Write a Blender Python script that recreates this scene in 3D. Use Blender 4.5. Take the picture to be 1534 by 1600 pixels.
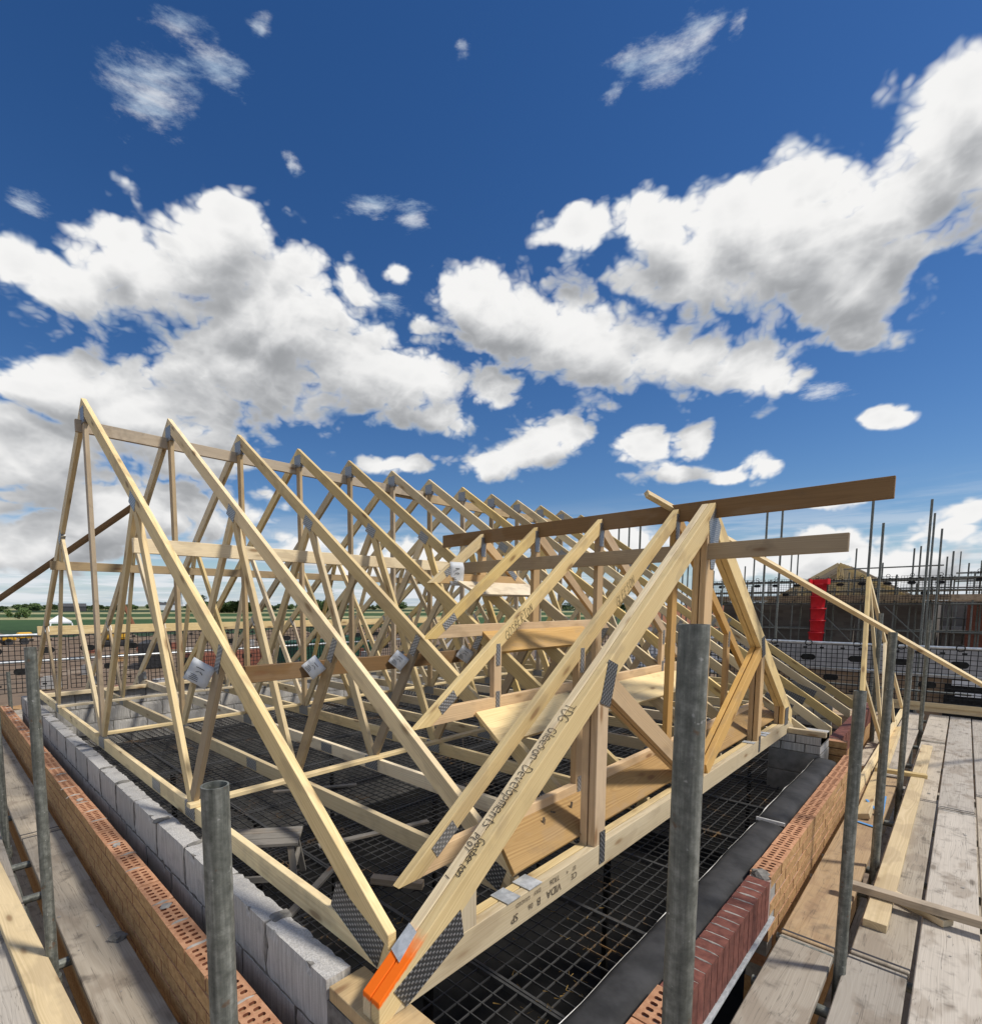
import bpy, bmesh, math, random
from mathutils import Vector as V, Matrix
random.seed(7)
R = math.radians
sc = bpy.context.scene
for o in list(bpy.data.objects): bpy.data.objects.remove(o)
COL = sc.collection

# ------------------------------------------------------------------ camera
cam = bpy.data.cameras.new('camera')
camo = bpy.data.objects.new('camera', cam); COL.objects.link(camo)
RIGHT = V((.7121, -.7021, 0)); DOWN = V((-.0635, -.0644, -.9959)); FWD = V((.6992, .7092, -.0904))
m = Matrix((RIGHT, -DOWN, -FWD)).transposed().to_4x4(); m.translation = V((0, 0, 1.25))
camo.matrix_world = m
cam.sensor_fit = 'HORIZONTAL'; cam.sensor_width = 36.0
cam.lens = 36.0*811/1534
cam.shift_x = (767-683)/1534; cam.shift_y = (1019-800)/1534
cam.clip_start = .05; cam.clip_end = 6000
sc.camera = camo

# ------------------------------------------------------------------ light
SUN = V((.42, -.72, 1.12)).normalized()
sun = bpy.data.lights.new('sun', 'SUN'); sun.energy = 3.6; sun.angle = R(8); sun.color = (1, .93, .82)
suno = bpy.data.objects.new('sun', sun); COL.objects.link(suno)
suno.rotation_euler = (-SUN).to_track_quat('-Z', 'Y').to_euler()
suno.location = (0, 0, 40)
sc.view_settings.view_transform = 'Standard'; sc.view_settings.look = 'None'
sc.view_settings.exposure = 0.10; sc.view_settings.gamma = 1.0
SKY_STRENGTH = .086
sc.cycles.max_bounces = 5; sc.cycles.diffuse_bounces = 3; sc.cycles.glossy_bounces = 2; sc.cycles.transparent_max_bounces = 6

# cloud lumps as sky directions: azimuth from +Y towards +X, elevation, two radii, turn (radians)
CUM=[(0.391,0.535,0.122,0.069,-2.86),(0.294,0.485,0.150,0.059,-2.88),(0.198,0.448,0.102,0.039,-3.08),(0.490,0.462,0.198,0.096,3.12),(0.634,0.402,0.169,0.077,3.02),(0.727,0.386,0.106,0.068,-3.11),(0.435,0.384,0.174,0.066,3.11),(0.130,0.451,0.040,0.023,-2.65),(0.413,0.578,0.062,0.031,-2.89),(0.261,0.522,0.046,0.027,-2.73),(0.167,0.321,0.107,0.056,-2.83),(0.257,0.294,0.164,0.080,-2.92),(0.137,0.212,0.129,0.094,-2.72),(0.349,0.260,0.130,0.068,-2.97),(0.250,0.150,0.226,0.080,-3.04),(0.130,0.092,0.132,0.057,-3.04),(0.381,0.322,0.090,0.048,-3.11),(0.891,0.485,0.126,0.065,2.89),(1.028,0.431,0.157,0.066,2.84),(1.196,0.392,0.133,0.055,2.81),(1.317,0.353,0.067,0.037,2.84),(0.833,0.521,0.064,0.029,3.11),(0.705,0.540,0.029,0.014,-3.10),(1.023,0.578,0.082,0.025,3.01),(1.168,0.563,0.081,0.031,2.92),(1.229,0.500,0.140,0.068,2.98),(1.342,0.503,0.136,0.080,2.96),(1.423,0.445,0.108,0.073,2.88),(1.468,0.498,0.091,0.063,2.40),(1.521,0.538,0.092,0.051,2.31),(1.534,0.587,0.047,0.028,2.22),(1.346,0.556,0.052,0.024,2.75),(1.427,0.377,0.062,0.022,2.84),(1.280,0.553,0.074,0.033,2.82),(0.952,0.280,0.114,0.045,-3.01),(1.009,0.306,0.057,0.037,3.01),(0.882,0.259,0.083,0.030,3.11),(0.703,0.258,0.101,0.016,-3.12),(1.151,0.266,0.065,0.042,2.95),(1.231,0.267,0.039,0.033,2.16),(1.193,0.223,0.081,0.020,3.04),(1.326,0.221,0.037,0.021,2.93),(1.271,0.208,0.066,0.012,3.03),(0.881,0.373,0.059,0.033,3.08),(0.787,0.331,0.065,0.027,3.14),(1.429,0.092,0.070,0.034,3.03),(1.547,0.100,0.051,0.030,2.96),(1.497,0.055,0.104,0.041,3.07),(1.383,0.065,0.074,0.033,3.07),(1.386,0.157,0.098,0.011,3.03),(1.474,0.258,0.040,0.014,2.90),(1.569,0.122,0.031,0.020,2.87),(0.738,0.091,0.109,0.048,-3.14),(0.629,0.078,0.107,0.047,-3.12),(0.536,0.112,0.069,0.034,-3.10),(1.125,0.108,0.097,0.040,3.09),(1.296,0.069,0.074,0.042,3.06)]
WISP=[(0.315,0.680,0.078,0.041,-2.84),(0.401,0.726,0.069,0.023,2.96),(0.356,0.742,0.039,0.017,3.12),(0.672,0.618,0.079,0.014,-2.99),(0.729,0.613,0.037,0.023,-3.10),(0.146,0.525,0.031,0.011,-3.08),(1.159,0.726,0.063,0.026,-3.11),(1.205,0.739,0.043,0.019,3.00),(1.083,0.708,0.027,0.008,3.14),(1.263,0.730,0.014,0.012,-3.01),(1.105,0.730,0.039,0.016,3.04),(0.822,0.770,0.018,0.012,3.10),(0.483,0.766,0.021,0.012,-2.89),(0.524,0.649,0.019,0.011,2.58),(0.693,0.503,0.033,0.018,2.91),(1.154,0.188,0.031,0.006,3.06),(1.394,0.312,0.048,0.012,2.92)]
rs = random.Random(3)
for k in range(95):          # sky outside the view, unseen clouds added to whiten the ambient light
    a = rs.uniform(1.9, 5.95)
    a = a if a < math.pi else a-2*math.pi
    e = rs.uniform(.05, 1.15)
    w_ = rs.uniform(.09, .22)
    CUM.append((a, e, w_/max(math.cos(e), .3), w_*rs.uniform(.4, .6), rs.uniform(-.3, .3)))
for (a, e) in ((.2, 1.15), (.9, 1.22), (1.5, 1.1)): CUM.append((a, e, .3, .09, .2))  # unseen overhead clouds, added for the same whiter ambient light

def N(nt, t, **kw):
    n = nt.nodes.new(t)
    for k, v in kw.items():
        if k.startswith('i_'): n.inputs[k[2:].replace('_', ' ')].default_value = v
        elif k.startswith('n'): n.inputs[int(k[1:])].default_value = v
        else: setattr(n, k, v)
    return n
def math_(nt, op, a, b=None, c=None, clamp=False):
    n = nt.nodes.new('ShaderNodeMath'); n.operation = op; n.use_clamp = clamp
    for i, x in enumerate((a, b, c)):
        if x is None: continue
        if isinstance(x, (int, float)): n.inputs[i].default_value = x
        else: nt.links.new(x, n.inputs[i])
    return n.outputs[0]
def vmath(nt, op, a, b=None, out=0):
    n = nt.nodes.new('ShaderNodeVectorMath'); n.operation = op
    for i, x in enumerate((a, b)):
        if x is None: continue
        if isinstance(x, (tuple, list)): n.inputs[i].default_value = x
        elif isinstance(x, (int, float)): n.inputs['Scale'].default_value = x
        else: nt.links.new(x, n.inputs[i])
    return n.outputs[out]
def mixc(nt, f, a, b, blend='MIX'):
    n = nt.nodes.new('ShaderNodeMix'); n.data_type = 'RGBA'; n.blend_type = blend
    ins = (n.inputs[0], n.inputs[6], n.inputs[7])
    for s, x in zip(ins, (f, a, b)):
        if isinstance(x, (int, float)): s.default_value = x
        elif isinstance(x, (tuple, list)): s.default_value = tuple(x)+(1,) if len(x) == 3 else x
        else: nt.links.new(x, s)
    return n.outputs[2]
def smooth(nt, x, a, b, lo=0., hi=1.):
    n = nt.nodes.new('ShaderNodeMapRange'); n.interpolation_type = 'SMOOTHSTEP'
    nt.links.new(x, n.inputs[0])
    for i, v in zip((1, 2, 3, 4), (a, b, lo, hi)): n.inputs[i].default_value = v
    return n.outputs[0]

def build_world():
    w = bpy.data.worlds.new('World'); sc.world = w; w.use_nodes = True
    nt = w.node_tree; nt.nodes.clear()
    out = nt.nodes.new('ShaderNodeOutputWorld'); bg = nt.nodes.new('ShaderNodeBackground')
    sky = nt.nodes.new('ShaderNodeTexSky'); sky.sky_type = 'NISHITA'; sky.sun_disc = False
    sky.sun_elevation = math.asin(SUN.z); sky.sun_rotation = math.atan2(SUN.x, SUN.y)
    sky.altitude = 0; sky.air_density = 1.0; sky.dust_density = .15; sky.ozone_density = 3.5
    hs = nt.nodes.new('ShaderNodeHueSaturation'); hs.inputs['Saturation'].default_value = 1.27; hs.inputs['Hue'].default_value = .508
    nt.links.new(sky.outputs[0], hs.inputs['Color'])
    nt.links.new(hs.outputs[0], bg.inputs[0]); bg.inputs[1].default_value = SKY_STRENGTH
    nt.links.new(bg.outputs[0], out.inputs[0])
build_world()

def build_clouds():
    """a cloud layer on a wide dome: the big masses sit in a point attribute, the billows are noise nodes"""
    import numpy as np
    na, ne, RAD = 600, 150, 3000.0
    el = np.radians(np.linspace(-.5, 89.8, ne)); az = np.linspace(-math.pi, math.pi, na, endpoint=False)
    A, Eg = np.meshgrid(az, el)
    def mass(lst, k, Az, El):
        cur = np.full(Az.shape, 9.0)
        for (a, e, ra, rb, t) in lst:
            dx = (Az-a+math.pi) % (2*math.pi)-math.pi; dy = El-e
            x = (dx*math.cos(t)+dy*math.sin(t))/ra; y = (-dx*math.sin(t)+dy*math.cos(t))/rb
            l = np.sqrt(x*x+y*y)
            h = np.maximum(k-np.abs(cur-l), 0)/k
            cur = np.minimum(cur, l)-h*h*h*k/6
        v = 1-cur; return np.clip(np.where(v > 0, v*1.5, v*1.2), -2.5, 2.6)
    CUMB = [(a, e, ra*(1.04 if e > .33 else .92)+.003, rb*(1.06 if e > .33 else .88)+.003, t) for (a, e, ra, rb, t) in CUM]
    m0 = mass(CUMB, .35, A, Eg); m1 = mass(CUMB, .35, A, Eg+.062); w0 = mass(WISP, .3, A, Eg)
    # nothing stands before the sun
    sa, se = math.atan2(SUN.x, SUN.y), math.asin(SUN.z)
    cs = np.sin(Eg)*math.sin(se)+np.cos(Eg)*math.cos(se)*np.cos(A-sa)
    clear = np.clip((cs-.90)/.04, 0, 1)*4
    m0 = m0-clear; w0 = w0-clear
    co = np.stack([np.sin(A)*np.cos(Eg), np.cos(A)*np.cos(Eg), np.sin(Eg)], -1).reshape(-1, 3)*RAD
    idx = np.arange(na*ne).reshape(ne, na); nx = np.roll(idx, -1, 1)
    f = np.stack([idx[:-1], nx[:-1], nx[1:], idx[1:]], -1).reshape(-1, 4)
    me = bpy.data.meshes.new('sky'); me.from_pydata(co.tolist(), [], f.tolist())
    for nm, v in (('mass', m0), ('mass_above', m1), ('wisp', w0)):
        at = me.attributes.new(nm, 'FLOAT', 'POINT'); at.data.foreach_set('value', v.astype(np.float32).ravel())
    for p in me.polygons: p.use_smooth = True
    mt = bpy.data.materials.new('clouds'); mt.use_nodes = True; mt.cycles.emission_sampling = 'NONE'
    nt = mt.node_tree; nt.nodes.clear()
    out = nt.nodes.new('ShaderNodeOutputMaterial'); em = nt.nodes.new('ShaderNodeEmission'); tr = nt.nodes.new('ShaderNodeBsdfTransparent'); mx = nt.nodes.new('ShaderNodeMixShader')
    geo = nt.nodes.new('ShaderNodeNewGeometry'); d = vmath(nt, 'NORMALIZE', geo.outputs['Position'])
    attr = {}
    for nm in ('mass', 'mass_above', 'wisp'):
        n = nt.nodes.new('ShaderNodeAttribute'); n.attribute_name = nm; attr[nm] = n.outputs['Fac']
    dn = vmath(nt, 'MULTIPLY', d, (1, 1, 1.5))
    w = N(nt, 'ShaderNodeTexNoise', i_Scale=5., i_Detail=1.); nt.links.new(dn, w.inputs['Vector'])
    wv = vmath(nt, 'SCALE', vmath(nt, 'SUBTRACT', w.outputs[1], (.5, .5, .5)), .045)
    d2 = vmath(nt, 'ADD', dn, wv); d3 = vmath(nt, 'ADD', d2, (0, 0, .03))
    def field(ms, dd, det):
        f = N(nt, 'ShaderNodeTexNoise', i_Scale=8., i_Detail=det, i_Roughness=.55); nt.links.new(dd, f.inputs['Vector'])
        c = math_(nt, 'MULTIPLY_ADD', math_(nt, 'SUBTRACT', f.outputs[0], .5), CN, ms)
        for (s_, a_, dt) in ((13., CB, 0.), (29., CB*.55, 0.), (61., CB*.32, 1.)):     # rounded puffs
            bn = N(nt, 'ShaderNodeTexNoise', i_Scale=s_, i_Detail=dt); nt.links.new(dd, bn.inputs['Vector'])
            c = math_(nt, 'MULTIPLY_ADD', math_(nt, 'SUBTRACT', math_(nt, 'ABSOLUTE', math_(nt, 'SUBTRACT', bn.outputs[0], .5)), .09), a_, c)
        return c, f
    f0, fn = field(attr['mass'], d2, 4.); f1, _ = field(attr['mass_above'], d3, 2.)
    dens = smooth(nt, f0, CE0, CE1)
    mp = N(nt, 'ShaderNodeMapping'); mp.inputs[2].default_value = (.3, .5, .6); mp.inputs[3].default_value = (1, 1, 2.2); nt.links.new(d2, mp.inputs[0])
    f2 = N(nt, 'ShaderNodeTexNoise', i_Scale=20., i_Detail=6., i_Roughness=.68); nt.links.new(mp.outputs[0], f2.inputs['Vector'])
    wi = math_(nt, 'MULTIPLY_ADD', math_(nt, 'SUBTRACT', f2.outputs[0], .5), 3.6, attr['wisp'])
    wd = math_(nt, 'MULTIPLY', smooth(nt, wi, .0, 1.7), .8)
    sp = nt.nodes.new('ShaderNodeSeparateXYZ'); nt.links.new(d, sp.inputs[0])
    hz = N(nt, 'ShaderNodeTexNoise', i_Scale=2.2, i_Detail=5., i_Roughness=.6)
    nt.links.new(vmath(nt, 'MULTIPLY', d, (2.2, 2.2, 26)), hz.inputs['Vector'])
    hm = math_(nt, 'MULTIPLY', smooth(nt, hz.outputs[0], .34, .58), smooth(nt, sp.outputs[2], .02, .20, .95, 0.))
    hb = smooth(nt, sp.outputs[2], .0, .10, .80, 0.)            # far air over the horizon
    lm = math_(nt, 'MULTIPLY', math_(nt, 'SUBTRACT', attr['mass'], attr['mass_above']), .55)
    lit = smooth(nt, math_(nt, 'MULTIPLY_ADD', math_(nt, 'SUBTRACT', f0, f1), .95, lm), LA, LB)      # cloud overhead shades the cloud below it
    thick = smooth(nt, f0, .5, 2.8)
    sh = math_(nt, 'SUBTRACT', math_(nt, 'MULTIPLY_ADD', lit, .80, .22), math_(nt, 'MULTIPLY', thick, .14), clamp=True)
    sh = math_(nt, 'ADD', sh, smooth(nt, f0, .1, 1.0, .26, 0.), clamp=True)      # thin edges let the light through
    ramp = nt.nodes.new('ShaderNodeValToRGB'); cr = ramp.color_ramp
    cr.elements[0].position = .10; cr.elements[0].color = (.27, .28, .295, 1)
    cr.elements[1].position = 1.; cr.elements[1].color = (.90, .895, .885, 1)
    e = cr.elements.new(.40); e.color = (.45, .46, .475, 1)
    e = cr.elements.new(.74); e.color = (.68, .685, .69, 1)
    nt.links.new(sh, ramp.inputs[0])
    wf = math_(nt, 'MAXIMUM', wd, math_(nt, 'MAXIMUM', hm, hb))
    tot = math_(nt, 'SUBTRACT', 1., math_(nt, 'MULTIPLY', math_(nt, 'SUBTRACT', 1., dens), math_(nt, 'SUBTRACT', 1., wf)))
    thin = mixc(nt, smooth(nt, hz.outputs[0], .38, .62), (.44, .56, .70), (.76, .79, .83))
    c = mixc(nt, dens, thin, ramp.outputs[0])
    nt.links.new(c, em.inputs[0]); em.inputs[1].default_value = .95
    nt.links.new(tot, mx.inputs[0]); nt.links.new(tr.outputs[0], mx.inputs[1]); nt.links.new(em.outputs[0], mx.inputs[2])
    nt.links.new(mx.outputs[0], out.inputs[0])
    me.materials.append(mt)
    o = bpy.data.objects.new('sky', me); COL.objects.link(o); o['kind'] = 'structure'; o['label'] = 'blue sky with white cumulus clouds'
CN, CB, CE0, CE1, LA, LB = 1.3, 2.5, .02, .66, -1.25, 1.75
build_clouds()

# ------------------------------------------------------------------ materials
MATS = {}
def new_mat(name, rough=.7, metal=0., spec=.3):
    mt = bpy.data.materials.new(name); mt.use_nodes = True
    nt = mt.node_tree; b = nt.nodes['Principled BSDF']
    b.inputs['Roughness'].default_value = rough; b.inputs['Metallic'].default_value = metal
    b.inputs['Specular IOR Level'].default_value = spec
    MATS[name] = mt
    return mt, nt, b
def bump(nt, b, h, strength=.3, dist=.005):
    n = nt.nodes.new('ShaderNodeBump'); n.inputs['Strength'].default_value = strength; n.inputs['Distance'].default_value = dist
    nt.links.new(h, n.inputs['Height']); nt.links.new(n.outputs[0], b.inputs['Normal'])
def objco(nt, scale=(1, 1, 1), rnd=10.):
    tc = nt.nodes.new('ShaderNodeTexCoord'); oi = nt.nodes.new('ShaderNodeObjectInfo')
    cb = nt.nodes.new('ShaderNodeCombineXYZ')
    for i, k in enumerate((1., 2.3, 3.7)): nt.links.new(math_(nt, 'MULTIPLY', oi.outputs['Random'], rnd*k), cb.inputs[i])
    v = vmath(nt, 'ADD', tc.outputs['Object'], cb.outputs[0]) if rnd else tc.outputs['Object']
    return vmath(nt, 'MULTIPLY', v, scale), oi.outputs['Random'], tc.outputs['Object']
def noise(nt, v, scale, det=3., rough=.55):
    n = N(nt, 'ShaderNodeTexNoise', i_Scale=scale, i_Detail=det, i_Roughness=rough); nt.links.new(v, n.inputs['Vector']); return n.outputs[0]
def ramp(nt, f, stops):
    r = nt.nodes.new('ShaderNodeValToRGB'); cr = r.color_ramp
    cr.elements[0].position, cr.elements[0].color = stops[0][0], tuple(stops[0][1])+(1,)
    cr.elements[1].position, cr.elements[1].color = stops[-1][0], tuple(stops[-1][1])+(1,)
    for p, c in stops[1:-1]:
        e = cr.elements.new(p); e.color = tuple(c)+(1,)
    nt.links.new(f, r.inputs[0]); return r.outputs[0]

def wood(name, lo, hi, knot=(.20, .09, .035), dirt=.12, ringc=.35, grey=None, paint=False, rough=.65, cracks=0., stain=.28, stainc=(.30, .22, .14)):
    mt, nt, b = new_mat(name, rough)
    v, rnd, raw = objco(nt, (1, 1, 1), 9.)
    st = vmath(nt, 'MULTIPLY', v, (.35, 1, 1))
    wn = N(nt, 'ShaderNodeTexNoise', i_Scale=5., i_Detail=1.); nt.links.new(st, wn.inputs['Vector'])
    wv = vmath(nt, 'SCALE', vmath(nt, 'SUBTRACT', wn.outputs[1], (.5, .5, .5)), .05)
    # growth rings round an axis that runs along the timber, a little off its middle
    oc = nt.nodes.new('ShaderNodeCombineXYZ')
    nt.links.new(math_(nt, 'MULTIPLY_ADD', rnd, .16, -.11), oc.inputs[1]); nt.links.new(math_(nt, 'MULTIPLY_ADD', rnd, -.07, .075), oc.inputs[2])
    rp = vmath(nt, 'MULTIPLY', vmath(nt, 'ADD', vmath(nt, 'ADD', raw, wv), oc.outputs[0]), (0.02, 1, 1))
    dist = vmath(nt, 'LENGTH', rp, out=1)
    r1 = nt.nodes.new('ShaderNodeTexNoise'); r1.noise_dimensions = '1D'; r1.inputs['Scale'].default_value = 1.; r1.inputs['Detail'].default_value = 2.5
    nt.links.new(math_(nt, 'MULTIPLY', dist, 190.), r1.inputs['W'])
    fib = noise(nt, vmath(nt, 'MULTIPLY', v, (4, 220, 220)), 1., 1.)
    big = noise(nt, vmath(nt, 'MULTIPLY', v, (.8, 6, 6)), 1., 1.5)
    f = math_(nt, 'ADD', math_(nt, 'MULTIPLY', math_(nt, 'SUBTRACT', r1.outputs[0], .5), ringc*2.4), math_(nt, 'MULTIPLY_ADD', math_(nt, 'SUBTRACT', fib, .5), .5, math_(nt, 'MULTIPLY_ADD', math_(nt, 'SUBTRACT', big, .5), .8, .5)), clamp=True)
    c = mixc(nt, f, lo, hi)
    tone = nt.nodes.new('ShaderNodeHueSaturation'); nt.links.new(c, tone.inputs['Color'])
    nt.links.new(math_(nt, 'MULTIPLY_ADD', rnd, .42, .77), tone.inputs['Value'])
    nt.links.new(math_(nt, 'MULTIPLY_ADD', math_(nt, 'FRACT', math_(nt, 'MULTIPLY', rnd, 7.31)), .45, .70), tone.inputs['Saturation'])
    c = tone.outputs[0]
    vo = nt.nodes.new('ShaderNodeTexVoronoi'); vo.inputs['Scale'].default_value = 1.
    nt.links.new(vmath(nt, 'MULTIPLY', vmath(nt, 'ADD', v, vmath(nt, 'SCALE', wv, .3)), (2.6, 9., 9.)), vo.inputs['Vector'])
    kn = smooth(nt, vo.outputs['Distance'], .07, .17, 1., 0.)
    c = mixc(nt, math_(nt, 'MULTIPLY', kn, .75), c, knot)
    halo = math_(nt, 'MULTIPLY', smooth(nt, vo.outputs['Distance'], .1, .33, 1., 0.), .25)
    c = mixc(nt, halo, c, [x*.62 for x in lo])
    dn = noise(nt, v, 7., 3.5, .65)
    c = mixc(nt, math_(nt, 'MULTIPLY', smooth(nt, dn, .52, .75), dirt), c, (.10, .085, .07))
    wm = noise(nt, vmath(nt, 'MULTIPLY', v, (2.2, 5, 5)), 1., 3., .6)
    c = mixc(nt, math_(nt, 'MULTIPLY', smooth(nt, wm, .54, .62), stain), c, stainc)
    if grey: c = mixc(nt, math_(nt, 'MULTIPLY', smooth(nt, noise(nt, v, 3., 4.), .35, .65), .8), c, grey)
    if cracks:
        ck = noise(nt, vmath(nt, 'MULTIPLY', vmath(nt, 'ADD', v, wv), (.6, 26, 26)), 1., 3., .6)
        ckm = math_(nt, 'MULTIPLY', smooth(nt, math_(nt, 'ABSOLUTE', math_(nt, 'SUBTRACT', ck, .5)), .0, .012, 1., 0.), cracks)
        c = mixc(nt, ckm, c, (.03, .027, .024))
    if paint:
        sx = nt.nodes.new('ShaderNodeSeparateXYZ'); nt.links.new(raw, sx.inputs[0])
        sn = noise(nt, vmath(nt, 'MULTIPLY', raw, (60, 60, 60)), 1., 3.); sn2 = noise(nt, raw, 14., 2.)
        edge = math_(nt, 'ADD', math_(nt, 'MULTIPLY_ADD', math_(nt, 'SUBTRACT', sn, .5), .05, sx.outputs[0]), math_(nt, 'MULTIPLY', math_(nt, 'SUBTRACT', sn2, .5), .06))
        pm = math_(nt, 'MULTIPLY', smooth(nt, edge, paint[0], paint[1], 1., 0.), smooth(nt, edge, paint[2]-.012, paint[2]+.018))
        pm = math_(nt, 'MULTIPLY', pm, smooth(nt, math_(nt, 'MULTIPLY_ADD', math_(nt, 'SUBTRACT', sn, .5), .012, math_(nt, 'MULTIPLY', sx.outputs[1], -1.)), paint[3]-.012, paint[3]-.002))
        c = mixc(nt, pm, c, (.95, .17, .005))
    nt.links.new(c, b.inputs['Base Color'])
    bump(nt, b, fib, .25, .0012)
    return mt

WLO, WHI = (.55, .385, .16), (.88, .71, .39)
wood('pine', WLO, WHI)
wood('pine_pale', (.60, .455, .245), (.88, .745, .48), dirt=.18)
wood('pine_golden', (.50, .30, .11), (.72, .49, .225), dirt=.08)
wood('pine_brown', (.155, .092, .045), (.27, .175, .095), dirt=.3)
wood('pine_dull', (.36, .26, .15), (.55, .43, .27), dirt=.32)
wood('ply_board', (.25, .155, .07), (.41, .28, .14), dirt=.25, ringc=.6)
wood('board_grey', (.33, .285, .225), (.52, .465, .385), knot=(.16, .13, .10), dirt=.75, ringc=.30, cracks=.4, rough=.85, stain=.45, stainc=(.23, .185, .14))
wood('board_tan', (.38, .27, .165), (.54, .42, .29), knot=(.14, .10, .07), dirt=.6, ringc=.30, cracks=.4, rough=.85, stain=.4, stainc=(.25, .16, .10))
wood('board_new', (.52, .40, .22), (.74, .60, .38), dirt=.15)
wood('trestle_wood', (.16, .15, .135), (.28, .265, .24), dirt=.4, cracks=.5)

def plate_mat(name, dark, light):
    mt, nt, b = new_mat(name, .45, .75, .5)
    v, rnd, raw = objco(nt, rnd=0)
    sx = nt.nodes.new('ShaderNodeSeparateXYZ'); nt.links.new(raw, sx.inputs[0])
    row = math_(nt, 'FLOOR', math_(nt, 'DIVIDE', sx.outputs[1], .0125))
    xs = math_(nt, 'ADD', math_(nt, 'DIVIDE', sx.outputs[0], .024), math_(nt, 'MULTIPLY', row, .5))
    fx = math_(nt, 'ABSOLUTE', math_(nt, 'SUBTRACT', math_(nt, 'FRACT', xs), .5))
    fy = math_(nt, 'ABSOLUTE', math_(nt, 'SUBTRACT', math_(nt, 'FRACT', math_(nt, 'DIVIDE', sx.outputs[1], .0125)), .5))
    tick = math_(nt, 'MULTIPLY', smooth(nt, fx, .17, .26, 1., 0.), smooth(nt, fy, .22, .36, 1., 0.))
    nn = noise(nt, raw, 30., 3.)
    c = mixc(nt, tick, dark, light)
    c = mixc(nt, math_(nt, 'MULTIPLY', smooth(nt, nn, .4, .7), .35), c, [x*1.5 for x in dark])
    nt.links.new(c, b.inputs['Base Color'])
    bump(nt, b, tick, .6, .002)
plate_mat('nail_plate', (.10, .105, .11), (.46, .47, .48))
plate_mat('nail_plate_bright', (.24, .25, .26), (.62, .63, .64))

def simple(name, c1, c2, scale=8., rough=.7, metal=0., det=4., bmp=.2, bd=.003, stretch=(1, 1, 1), spec=.3):
    mt, nt, b = new_mat(name, rough, metal, spec)
    v, rnd, raw = objco(nt, stretch, 6.)
    n = noise(nt, v, scale, det, .6)
    c = mixc(nt, smooth(nt, n, .3, .7), c1, c2)
    hs = nt.nodes.new('ShaderNodeHueSaturation'); nt.links.new(c, hs.inputs['Color']); nt.links.new(math_(nt, 'MULTIPLY_ADD', rnd, .25, .87), hs.inputs['Value'])
    nt.links.new(hs.outputs[0], b.inputs['Base Color'])
    if bmp: bump(nt, b, n, bmp, bd)
    return mt
simple('strap_metal', (.40, .43, .45), (.66, .69, .71), 25., .5, .45, bmp=.1)
def pole_mat():
    mt, nt, b = new_mat('galvanised', .55, .35, .4)
    v, rnd, raw = objco(nt, (1, 1, 1), 5.)
    st = noise(nt, vmath(nt, 'MULTIPLY', v, (60, 60, 2.5)), 1., 4., .65)
    sp = noise(nt, v, 38., 4., .7); bg = noise(nt, v, 6., 3.)
    c = ramp(nt, math_(nt, 'ADD', math_(nt, 'MULTIPLY', st, .55), math_(nt, 'MULTIPLY', sp, .45)), [(.34, (.07, .077, .068)), (.5, (.175, .185, .165)), (.66, (.37, .38, .345))])
    c = mixc(nt, math_(nt, 'MULTIPLY', smooth(nt, bg, .55, .72), .5), c, (.10, .10, .085))
    c = mixc(nt, math_(nt, 'MULTIPLY', smooth(nt, noise(nt, v, 60., 2.), .68, .76), .7), c, (.50, .50, .48))
    c = mixc(nt, math_(nt, 'MULTIPLY', smooth(nt, noise(nt, v, 22., 3.), .66, .72), .6), c, (.17, .085, .04))
    nt.links.new(c, b.inputs['Base Color']); bump(nt, b, sp, .25, .001)
pole_mat()
simple('rail_metal', (.42, .45, .48), (.62, .66, .69), 15., .4, .6)
def block_mat():
    mt, nt, b = new_mat('aerated_block', .92)
    v, rnd, raw = objco(nt, (1, 1, 1), 8.)
    gro = noise(nt, vmath(nt, 'MULTIPLY', v, (170, 170, 5)), 1., 2.)
    pit = noise(nt, v, 130., 3., .7); big = noise(nt, v, 9., 4., .6)
    c = mixc(nt, smooth(nt, gro, .3, .7), (.37, .36, .345), (.54, .53, .51))
    c = mixc(nt, math_(nt, 'MULTIPLY', smooth(nt, big, .5, .72), .5), c, (.27, .265, .26))
    c = mixc(nt, math_(nt, 'MULTIPLY', smooth(nt, pit, .60, .72), .35), c, (.66, .66, .66))
    hs = nt.nodes.new('ShaderNodeHueSaturation'); nt.links.new(c, hs.inputs['Color']); nt.links.new(math_(nt, 'MULTIPLY_ADD', rnd, .24, .88), hs.inputs['Value'])
    nt.links.new(hs.outputs[0], b.inputs['Base Color'])
    bump(nt, b, math_(nt, 'ADD', gro, pit), .6, .004)
block_mat()
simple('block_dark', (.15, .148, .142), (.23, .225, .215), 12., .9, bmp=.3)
simple('mortar_tan', (.30, .21, .115), (.42, .305, .18), 22., .95, det=6., bmp=.8, bd=.008)
simple('mortar', (.13, .125, .115), (.26, .25, .23), 22., .95, det=6., bmp=.8, bd=.008)
simple('mortar_pink', (.30, .22, .19), (.42, .33, .285), 30., .95, det=6., bmp=.6, bd=.004)
simple('insulation', (.30, .295, .29), (.46, .45, .44), 3., .6, det=6.)
simple('mortar_light', (.27, .26, .24), (.40, .385, .36), 30., .95, det=6., bmp=.6, bd=.004)
simple('clay', (.38, .185, .10), (.54, .30, .175), 35., .9, det=5., bmp=.5, bd=.002)
simple('clay_hole_shade', (.16, .055, .03), (.24, .09, .05), 35., .9)  # darker copy of the clay, shade of the holes put into the colour
simple('buff_face', (.32, .18, .075), (.50, .315, .15), 28., .9, det=6., bmp=.7, bd=.004, stretch=(1, 1, 1.5))
simple('red_brick', (.11, .038, .030), (.195, .073, .055), 24., .75, det=5., bmp=.35)
simple('red_house_brick', (.20, .075, .05), (.30, .12, .08), 24., .9)
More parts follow.
